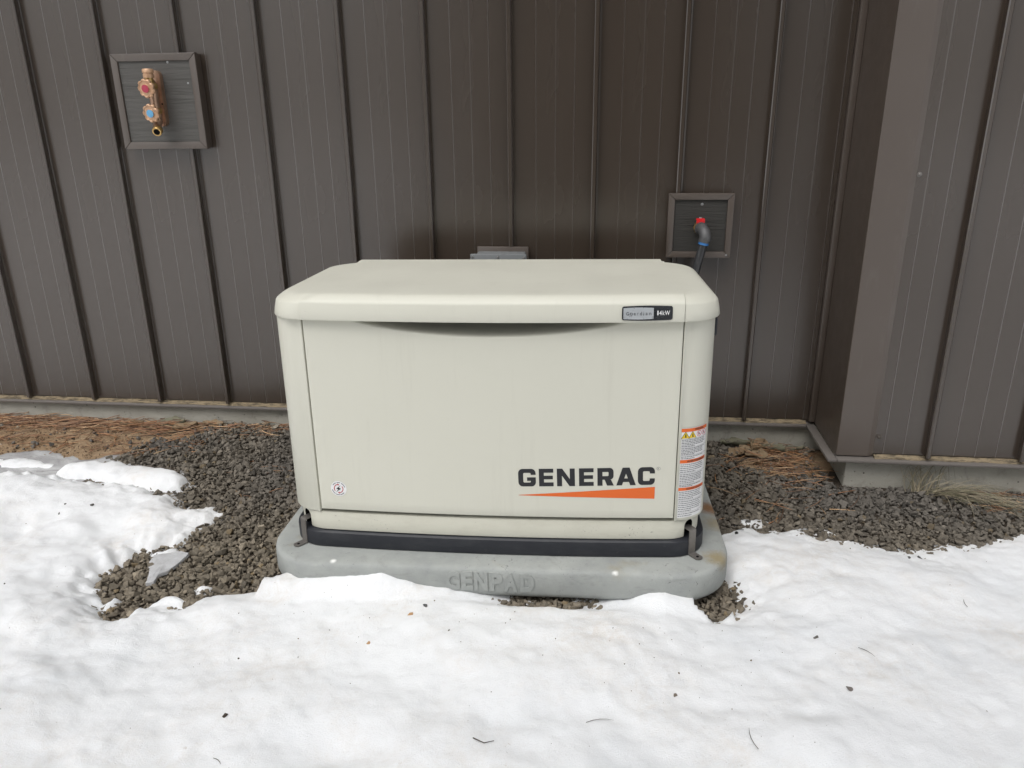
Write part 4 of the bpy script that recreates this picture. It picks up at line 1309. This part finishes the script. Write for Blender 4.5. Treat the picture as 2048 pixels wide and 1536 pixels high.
bands = [(0.960, 1.000, 'WARNING'), (0.618, 0.655, 'AVERTISSEMENT'), (0.310, 0.345, 'ADVERTENCIA')]
for (a, b, w), (t0, t1) in zip(bands, ((0.040, 0.070), (0.022, 0.084), (0.024, 0.078))):
    P, F = fit_text(w, t0, t1, LZ0 + H3 * (a + 0.0085), LZ0 + H3 * (b - 0.0085), 0.02)
    hd = wrapped('label_header', [band(U0 + 0.0010, U1 - 0.0010, LZ0 + H3 * a, LZ0 + H3 * b - (0.001 if b == 1 else 0))], MT['orange'], lab, 0.0017)
    tx = wrapped('header_lettering', [(P, F)], MT['ink'], None, 0.0022)
    tx.parent = lab
tri = []; tri_in = []
for uc in (0.0145, 0.0345):
    zc = LZ0 + H3 * 0.921
    tri.append(ngon([(uc - 0.0105, zc - 0.0080), (uc + 0.0105, zc - 0.0080), (uc, zc + 0.0095)]))
    tri_in.append(ngon([(uc - 0.0018, zc - 0.0052), (uc + 0.0022, zc - 0.0052), (uc + 0.0010, zc + 0.004), (uc - 0.0012, zc + 0.004)]))
wrapped('hazard_triangle', [ngon([((p[0] - sum(q[0] for q in P) / 3) * 1.18 + sum(q[0] for q in P) / 3, (p[1] - sum(q[1] for q in P) / 3) * 1.18 + sum(q[1] for q in P) / 3) for p in P]) for P, _ in tri], MT['ink'], lab, 0.0017)
wrapped('hazard_triangle', tri, MT['yellow'], lab, 0.0021)
wrapped('hazard_mark', tri_in, MT['ink'], lab, 0.0025)
ringp = []
for uc in (0.0560, 0.0750):
    zc = LZ0 + H3 * 0.925
    ringp.append(strip(arc(uc, zc, 0.0085, 0, 360, 18), arc(uc, zc, 0.0070, 0, 360, 18)))
    ringp.append(ngon([(uc - 0.0052, zc + 0.0040), (uc - 0.0040, zc + 0.0052), (uc + 0.0052, zc - 0.0040), (uc + 0.0040, zc - 0.0052)]))
wrapped('prohibition_mark', ringp, MT['pink_ink'], lab, 0.0017)
wrapped('prohibition_figure', [ngon([(uc - 0.003, LZ0 + H3 * 0.925 - 0.004), (uc + 0.001, LZ0 + H3 * 0.925 - 0.004), (uc + 0.001, LZ0 + H3 * 0.925 + 0.0035), (uc - 0.003, LZ0 + H3 * 0.925 + 0.0035)]) for uc in (0.0560, 0.0750)], MT['grey_ink'], lab, 0.0014)
rule = [band(U0, U1, LZ0 + H3 * k, LZ0 + H3 * k + 0.0006, 12) for k in (0.883, 0.790, 0.700, 0.505, 0.385, 0.20, 0.06)]
rule += [ngon([(U0, LZ0), (U0 + 0.0006, LZ0), (U0 + 0.0006, LZ1), (U0, LZ1)])]
rule += [ngon([(U1 - 0.006, LZ0), (U1 - 0.0055, LZ0), (U1 - 0.0055, LZ1 - 0.012), (U1 - 0.006, LZ1 - 0.012)])]
wrapped('label_rule', rule, MT['grey_ink'], lab, 0.0019)
words = []
rw = random.Random(3)
def lines(k0, k1, n):
    for i in range(n):
        z = LZ0 + H3 * (k1 - (k1 - k0) * (i + 0.5) / n)
        u = U0 + 0.003
        end = U1 - 0.009 - rw.uniform(0, 0.008) - (0.03 if i == n - 1 else 0)
        while u < end:
            l = rw.uniform(0.0020, 0.0085)
            words.append(band(u, min(u + l, end), z - 0.00105, z + 0.00105, 2))
            u += l + 0.0012
lines(0.795, 0.880, 5); lines(0.705, 0.787, 5); lines(0.660, 0.697, 2); lines(0.510, 0.612, 5); lines(0.390, 0.500, 6); lines(0.350, 0.382, 2); lines(0.205, 0.305, 5); lines(0.065, 0.196, 6); lines(0.008, 0.055, 2)
wrapped('small_print', words, MT['grey_ink'], lab, 0.0018)

# ------------------------------------------------------------------ litter: needles, leaves, stones, grass
_tx = np.arange(-2.8, 2.2, 0.010); _ty = np.arange(-1.95, 0.02, 0.010)
_TX, _TY = np.meshgrid(_tx, _ty, indexing='ij')
_TOP = np.maximum(ground_z(_TX, _TY), snow_top(_TX, _TY))
def top_z(x, y):
    u = min(max((x - _tx[0]) / 0.010, 0), len(_tx) - 1.001); v = min(max((y - _ty[0]) / 0.010, 0), len(_ty) - 1.001)
    i, j = int(u), int(v); fu, fv = u - i, v - j
    return float((_TOP[i, j] * (1 - fu) + _TOP[i + 1, j] * fu) * (1 - fv) + (_TOP[i, j + 1] * (1 - fu) + _TOP[i + 1, j + 1] * fu) * fv)

def needle_mesh(name, items, mat, parent=None):
    """items: (x, y, z, heading, length, bend, lift, radius, colour)"""
    V, F, C = [], [], []
    for x, y, z, a, L, bend, lift, r, col in items:
        pts = []
        n = 5
        hx, hy = math.cos(a), math.sin(a)
        for i in range(n):
            t = i / (n - 1)
            k = bend * (t - t * t) * L
            pts.append((x + hx * L * (t - .5) - hy * k, y + hy * L * (t - .5) + hx * k, z + lift * t + 0.15 * abs(lift) * math.sin(t * 3.1)))
        v, f = tube_geo(pts, [r, r, r, r * .8, r * .3], 4, False)
        k0 = len(V)
        V += v; F += [tuple(k0 + i for i in q) for q in f]; C += [col] * len(v)
    me = bpy.data.meshes.new(name)
    me.from_pydata([tuple(v) for v in V], [], F)
    me.materials.append(mat)
    colour_attr(me, np.array(C))
    return link(bpy.data.objects.new(name, me), parent)

rn = random.Random(5)
def needle_col():
    k = rn.uniform(0.45, 1.5)
    base = rn.choice([(0.29, 0.150, 0.068), (0.25, 0.122, 0.058), (0.38, 0.245, 0.135), (0.18, 0.092, 0.048)])
    return tuple(c * k for c in base)
items = []
def scatter(n, fx, fy, heading, zup=0.012, L=(0.05, 0.13)):
    for _ in range(n):
        x, y = fx(), fy()
        if y > -0.012 or (x > 0.92 and y > BY - 0.01): continue
        items.append((x, y, top_z(x, y) + rn.uniform(0.003, zup), rn.gauss(*heading), rn.uniform(*L), rn.uniform(-0.5, 0.5), rn.uniform(-0.012, 0.016), rn.uniform(0.0010, 0.0017), needle_col()))
# drift of needles along the foundation on the left, thinning towards the gravel
scatter(700, lambda: rn.uniform(-2.55, -1.62), lambda: -0.015 - abs(rn.gauss(0.045, 0.03)), (0.05, 0.35), 0.020)
scatter(170, lambda: rn.uniform(-1.75, -1.15), lambda: -0.012 - abs(rn.gauss(0.04, 0.035)), (0.0, 0.5), 0.014)
scatter(260, lambda: rn.uniform(-2.5, -1.35), lambda: rn.uniform(-0.31, -0.03), (0.2, 0.9), 0.010)
scatter(14, lambda: rn.uniform(-1.3, -0.85), lambda: rn.uniform(-0.6, -0.1), (0.2, 0.7), 0.022)
# in the corner on the right
scatter(210, lambda: rn.gauss(0.80, 0.10), lambda: rn.gauss(-0.14, 0.09), (-0.1, 0.8), 0.02)
scatter(30, lambda: rn.gauss(0.72, 0.12), lambda: rn.gauss(-0.32, 0.12), (-0.2, 0.8), 0.024)
scatter(60, lambda: rn.uniform(1.38, 1.75), lambda: rn.uniform(-0.46, -0.31), (0.0, 0.5), 0.016)
scatter(6, lambda: rn.gauss(0.70, 0.015), lambda: rn.gauss(-0.52, 0.02), (0.9, 0.4), 0.03)
tag(needle_mesh('pine_needles', items, MT['needle']), 'brown pine needles drifted along the foot of the wall', kind='stuff')

# two or three bigger bits on the snow are things of their own; the crumbs are one mass
for x, y, a, L, lab in ((0.450, -1.539, 1.75, 0.055, 'dark curved pine needle standing out on the snow, lower right'),
                        (0.133, -1.522, 0.15, 0.060, 'long grey pine needle lying across the snow in the lower middle'),
                        (1.098, -0.981, 1.5, 0.030, 'short upright dark needle on the snow at far right'),
                        (-0.649, -1.693, -0.6, 0.030, 'short bent dark needle on the snow near the bottom left'),
                        (0.769, -1.229, -0.9, 0.045, 'thin pale needle on the snow right of the pad corner')):
    tag(needle_mesh('pine_needle', [(x, y, top_z(x, y) + 0.002, a, L, 0.4, 0.003, 0.0008, (0.08, 0.065, 0.05))], MT['needle']), lab, 'pine needle', 'single needles on the snow')

def one_stone(x, y, r, col, lab, mat=None, name='stone', cat='stone', group='stones lying on the snow'):
    V, F = TEMPL[rn.randrange(len(TEMPL))]
    R = tilt_rot(1, 0.2)[0]
    W = V @ R.T * r
    me = bpy.data.meshes.new(name)
    me.from_pydata(W.tolist(), [], F.tolist())
    me.materials.append(mat or MT['stone'])
    colour_attr(me, np.repeat(np.array([col]), len(V), 0))
    o = link(bpy.data.objects.new(name, me))
    o.location = (x, y, top_z(x, y) + r * 0.05)
    tag(o, lab, cat, group)
for x, y, r, c, lab in (
    (-1.165, -0.827, 0.0100, (0.10, 0.095, 0.085), 'grey stone on the snow point left of the pad, beside the gravel'),
    (-1.552, -0.738, 0.0140, (0.10, 0.095, 0.085), 'largest grey stone on the snow bank at the left'),
    (-1.636, -0.800, 0.0090, (0.10, 0.09, 0.08), 'small flat stone on the left snow bank, leftmost'),
    (-1.640, -0.755, 0.0050, (0.09, 0.08, 0.07), 'tiny pebble just behind the leftmost stone on the snow bank'),
    (-0.334, -1.143, 0.0085, (0.09, 0.09, 0.09), 'dark stone on the snow heap in front of the pad lettering'),
    (0.666, -1.172, 0.0095, (0.13, 0.12, 0.11), 'brown grey stone on the snow right of the pad corner'),
    (0.693, -1.356, 0.0105, (0.17, 0.15, 0.14), 'pale flat stone half sunk in the snow, lower right'),
    (1.039, -0.744, 0.0060, (0.08, 0.08, 0.08), 'smaller of two dark stones on the snow by the right gravel edge'),
    (1.073, -0.740, 0.0110, (0.10, 0.10, 0.10), 'larger of two dark stones on the snow by the right gravel edge'),
    (0.299, -1.415, 0.0070, (0.19, 0.15, 0.12), 'little brown crumb in the middle of the snow'),
    (0.555, -0.665, 0.0100, (0.02, 0.02, 0.02), 'black lump on the snow beside the right edge of the pad'),
    (0.600, -0.585, 0.0100, (0.11, 0.105, 0.10), 'grey stone on the small snow patch right of the pad')):
    one_stone(x, y, r, c, lab)
for x, y, r, m_, lab in ((-0.365, -1.185, 0.0085, MT['orange_chip'], 'orange wood chip on the snow in front of the pad'),
                         (-0.445, -1.300, 0.0060, MT['orange_chip'], 'small orange chip on the snow left of centre'),
                         (-0.687, -1.578, 0.0085, MT['twig'], 'dark red brown bud on the snow at the lower left'),
                         (0.655, -0.440, 0.0110, MT['chip'], 'pale wood chip on the gravel right of the pad')):
    one_stone(x, y, r, (0.3, 0.2, 0.1), lab, m_, 'wood_chip', 'wood chip', 'chips of wood')

# crumbs of bark and grit on the snow
def crumbs():
    n = 220
    x = RNG.uniform(-2.0, 1.5, n); y = RNG.uniform(-1.85, -0.6, n)
    clump = RNG.random(n) < 0.5
    cx = RNG.choice([-0.55, -0.1, 0.15, 0.35, 0.6, -0.75, 0.45], n); cy = RNG.choice([-1.2, -1.35, -1.15, -1.25, -1.45, -1.55], n)
    x = np.where(clump, cx + RNG.normal(0, 0.10, n), x); y = np.where(clump, cy + RNG.normal(0, 0.06, n), y)
    zt = snow_top(x, y); ok = zt > ground_z(x, y) + 0.02
    x, y, zt = x[ok], y[ok], zt[ok]; n = len(x)
    size = np.clip(RNG.lognormal(math.log(0.0013), 0.5, n), 0.0006, 0.0035)
    cols = np.array([0.11, 0.08, 0.055])[None] * RNG.uniform(0.5, 1.9, n)[:, None]
    tag(stones_object('snow_crumbs', np.stack([x, y, zt + size * 0.2], -1), size, cols, 0.6), 'dark crumbs of bark and grit on the snow', kind='stuff')
crumbs()
# chips and grit on the bare soil
def soil_grit():
    n = 2600
    x = np.concatenate([RNG.uniform(-2.6, -1.25, n), RNG.normal(0.8, 0.13, 500), RNG.uniform(1.35, 1.8, 300)])
    y = np.concatenate([RNG.uniform(-0.36, -0.01, n), RNG.normal(-0.15, 0.1, 500), RNG.uniform(-0.47, -0.31, 300)])
    ok = (soil_amount(x, y) > 0.3) & (y < -0.015) & ~((x > 0.92) & (y > BY - 0.01))
    x, y = x[ok], y[ok]; n = len(x)
    size = np.clip(RNG.lognormal(math.log(0.0024), 0.5, n), 0.001, 0.009)
    pal = np.array([[0.24, 0.155, 0.085], [0.12, 0.075, 0.045], [0.33, 0.24, 0.15], [0.07, 0.05, 0.035], [0.5, 0.43, 0.33]])
    cols = pal[RNG.choice(5, n, p=[0.4, 0.25, 0.2, 0.11, 0.04])] * RNG.uniform(0.7, 1.2, n)[:, None]
    tag(stones_object('soil_grit', np.stack([x, y, ground_z(x, y) + size * 0.3], -1), size, cols, 0.6), 'grit and bark crumbs on the bare soil', kind='stuff')
soil_grit()

def leaf(x, y, L, W, heading, mat, lab, curl=0.3, dz=0.008):
    n = 9
    V, F = [], []
    for i in range(n + 1):
        t = i / n
        w = W * math.sin(math.pi * min(1, t * 0.97 + 0.03)) ** 0.8 * (1 + 0.25 * math.sin(t * 17 + x * 9))
        for k in range(-2, 3):
            u = k / 2
            z = curl * W * (u * u) * 0.9 + 0.25 * curl * L * (t - 0.5) ** 2 + 0.06 * W * math.sin(9 * t + 3 * u + x * 30)
            V.append((L * (t - .5), w * u * 0.5, z))
    for i in range(n):
        for k in range(4):
            a = i * 5 + k
            F.append((a, a + 5, a + 6, a + 1))
    o = mobj('dry_leaf', V, F, mat, None, 60)
    md = o.modifiers.new('thickness', 'SOLIDIFY'); md.thickness = 0.0006
    o.location = (x, y, top_z(x, y) + dz)
    o.rotation_euler = (rn.uniform(-.25, .25), rn.uniform(-.2, .2), heading)
    tag(o, lab, 'leaf', 'dead leaves by the wall')
LF, LG = MT['leaf'], MT['leaf_green']
for x, y, L, W, h, m_, lab in (
    (0.645, -0.055, 0.13, 0.075, 0.2, LG, 'grey green dead leaf against the foundation behind the pad, leftmost of the heap'),
    (0.720, -0.060, 0.11, 0.065, 1.0, LF, 'tan curled leaf in the heap against the foundation'),
    (0.690, -0.130, 0.12, 0.080, 2.4, LF, 'broad tan leaf lowest in the heap behind the pad'),
    (0.775, -0.075, 0.09, 0.055, -0.5, LG, 'greenish leaf under the needles near the inside corner'),
    (0.850, -0.060, 0.11, 0.060, 0.4, LG, 'grey green leaf nearest the inside corner of the wall'),
    (0.630, -0.135, 0.10, 0.060, 0.7, LF, 'tan leaf on the gravel nearest the generator'),
    (-1.830, -0.060, 0.10, 0.050, 0.2, LF, 'tan leaf among needles left of the wall joint'),
    (-1.660, -0.045, 0.12, 0.060, 0.1, LG, 'pale grey green leaf by the foundation, left'),
    (-1.590, -0.070, 0.10, 0.050, 0.5, LF, 'tan leaf beside the pale grey green one, left'),
    (-1.740, -0.085, 0.09, 0.050, -0.4, LF, 'folded tan leaf on the soil, left'),
    (-1.480, -0.040, 0.09, 0.040, 0.0, LF, 'narrow leaf among needles at the edge of the gravel, left')):
    leaf(x, y, L, W, h, m_, lab, rn.uniform(0.2, 0.5))

# twigs
def twig(pts, r, lab):
    P = [(x, y, top_z(x, y) + dz) for x, y, dz in pts]
    o = tube('twig', P, [r * (1 - 0.5 * i / (len(P) - 1)) for i in range(len(P))], MT['twig'], None, 6)
    tag(o, lab, 'twig', 'fallen twigs')
twig([(0.615, -0.215, 0.012), (0.66, -0.185, 0.022), (0.70, -0.175, 0.02), (0.745, -0.18, 0.026), (0.79, -0.172, 0.02)], 0.0035, 'dark crooked twig on the leaves behind the pad')
twig([(-1.53, -0.085, 0.012), (-1.60, -0.12, 0.012), (-1.68, -0.155, 0.01), (-1.78, -0.175, 0.008)], 0.0022, 'thin brown twig slanting over the soil, left')
twig([(-0.13, -1.60, 0.003), (-0.105, -1.612, 0.004), (-0.085, -1.605, 0.004)], 0.0013, 'forked bit of twig on the snow at the bottom middle')
twig([(0.532, -0.60, 0.003), (0.555, -0.628, 0.006), (0.575, -0.650, 0.004)], 0.0014, 'thin twig on the snow at the right edge of the pad')

# grass tuft at the foot of the jutting-out wall
def grass():
    items_v, F, C = [], [], []
    bx, by = 1.275, BY - 0.035
    spec = []
    for _ in range(60): spec.append((bx + rn.gauss(0, 0.035), by + rn.gauss(0, 0.010), rn.gauss(-0.35, 0.45), rn.uniform(0.10, 0.30), rn.uniform(0.02, 0.06)))
    for _ in range(30): spec.append((bx - 0.05 + rn.gauss(0, 0.03), by + 0.006, rn.choice([rn.gauss(2.5, 0.5), rn.gauss(0.6, 0.5)]), rn.uniform(0.07, 0.16), rn.uniform(0.05, 0.11)))
    for _ in range(34): spec.append((bx + rn.uniform(0.0, 0.16), by - rn.uniform(0.0, 0.05), rn.gauss(-0.28, 0.15), rn.uniform(0.16, 0.34), rn.uniform(0.006, 0.02)))
    for x, y, a, L, h in spec:
        g = top_z(x, y); n = 7; w = rn.uniform(0.0010, 0.0021)
        pale = rn.random()
        col = (0.30 * (0.6 + 0.5 * pale), 0.265 * (0.6 + 0.45 * pale), 0.175 * (0.6 + 0.5 * pale)) if pale > 0.35 else (0.13, 0.12, 0.07)
        k0 = len(items_v)
        for i in range(n + 1):
            t = i / n
            px, py = x + math.cos(a) * L * t, y + math.sin(a) * L * t
            pz = g + 0.004 + h * 4 * t * (1 - t) * (0.9 if t < 0.5 else 1) + 0.004
            py = min(py, BY - 0.004)
            ww = w * (1 - t * 0.85)
            items_v.append((px - math.sin(a) * ww, py + math.cos(a) * ww, pz)); items_v.append((px, py, pz + ww * 0.7)); items_v.append((px + math.sin(a) * ww, py - math.cos(a) * ww, pz))
            C += [col] * 3
        for i in range(n):
            k = k0 + i * 3
            F += [(k, k + 3, k + 4, k + 1), (k + 1, k + 4, k + 5, k + 2)]
    me = bpy.data.meshes.new('grass_tuft')
    me.from_pydata(items_v, [], F)
    me.materials.append(MT['grass'])
    colour_attr(me, np.array(C))
    tag(link(bpy.data.objects.new('grass_tuft', me)), 'half dead grass tuft at the foot of the jutting out wall', 'grass')
grass()

# ------------------------------------------------------------------ unseen pines, added to darken what the wall reflects
def pine(px, py, H, R0, seed, lab):
    t = empty('blocker_pine', (px, py, 0.0))
    tag(t, lab, 'tree', 'unseen pines added as light blockers')
    tube('trunk', [(0, 0, -0.2), (0.02, 0, 1.0), (-0.03, 0.04, H * .4), (0.02, 0, H * .8), (0, 0, H + .3)], [0.24, 0.20, 0.15, 0.08, 0.02], MT['twig'], t, 10)
    r = np.random.default_rng(seed)
    V, F = [], []
    nb = 170
    for k in range(nb):
        f = k / nb
        z = 0.45 + (H - 0.6) * f
        R = R0 * (1 - f ** 2.2) * r.uniform(0.7, 1.1) + 0.15
        a = k * 2.399 + r.uniform(-.3, .3)
        dirv = np.array([math.cos(a), math.sin(a), -0.12])
        side = np.array([-math.sin(a), math.cos(a), 0])
        for j in range(30):
            u = r.uniform(0.12, 1.0)
            w = 0.42 * (1.05 - u) * R * 0.5 + 0.12
            c = np.array([0, 0, z]) + dirv * R * u + side * r.uniform(-w, w) + np.array([0, 0, -0.25 * u * u + r.uniform(-.08, .08)])
            L = r.uniform(0.14, 0.28)
            d1 = dirv * r.uniform(.5, 1) + side * r.uniform(-.9, .9) + np.array([0, 0, r.uniform(-.3, .4)]); d1 /= np.linalg.norm(d1)
            d2 = np.cross(d1, r.normal(size=3)); d2 /= np.linalg.norm(d2)
            b = len(V)
            V += [tuple(c - d2 * L * .4), tuple(c + d1 * L), tuple(c + d2 * L * .4), tuple(c - d1 * L * .6)]
            F.append((b, b + 1, b + 2, b + 3))
    mobj('crown', V, F, MT['pine'], t)
pine(-0.55, -6.6, 9.0, 1.9, 77, 'unseen dark green pine added to darken the wall reflections, the left one')
pine(1.05, -6.9, 8.2, 1.7, 78, 'unseen dark green pine added to darken the wall reflections, the right one')
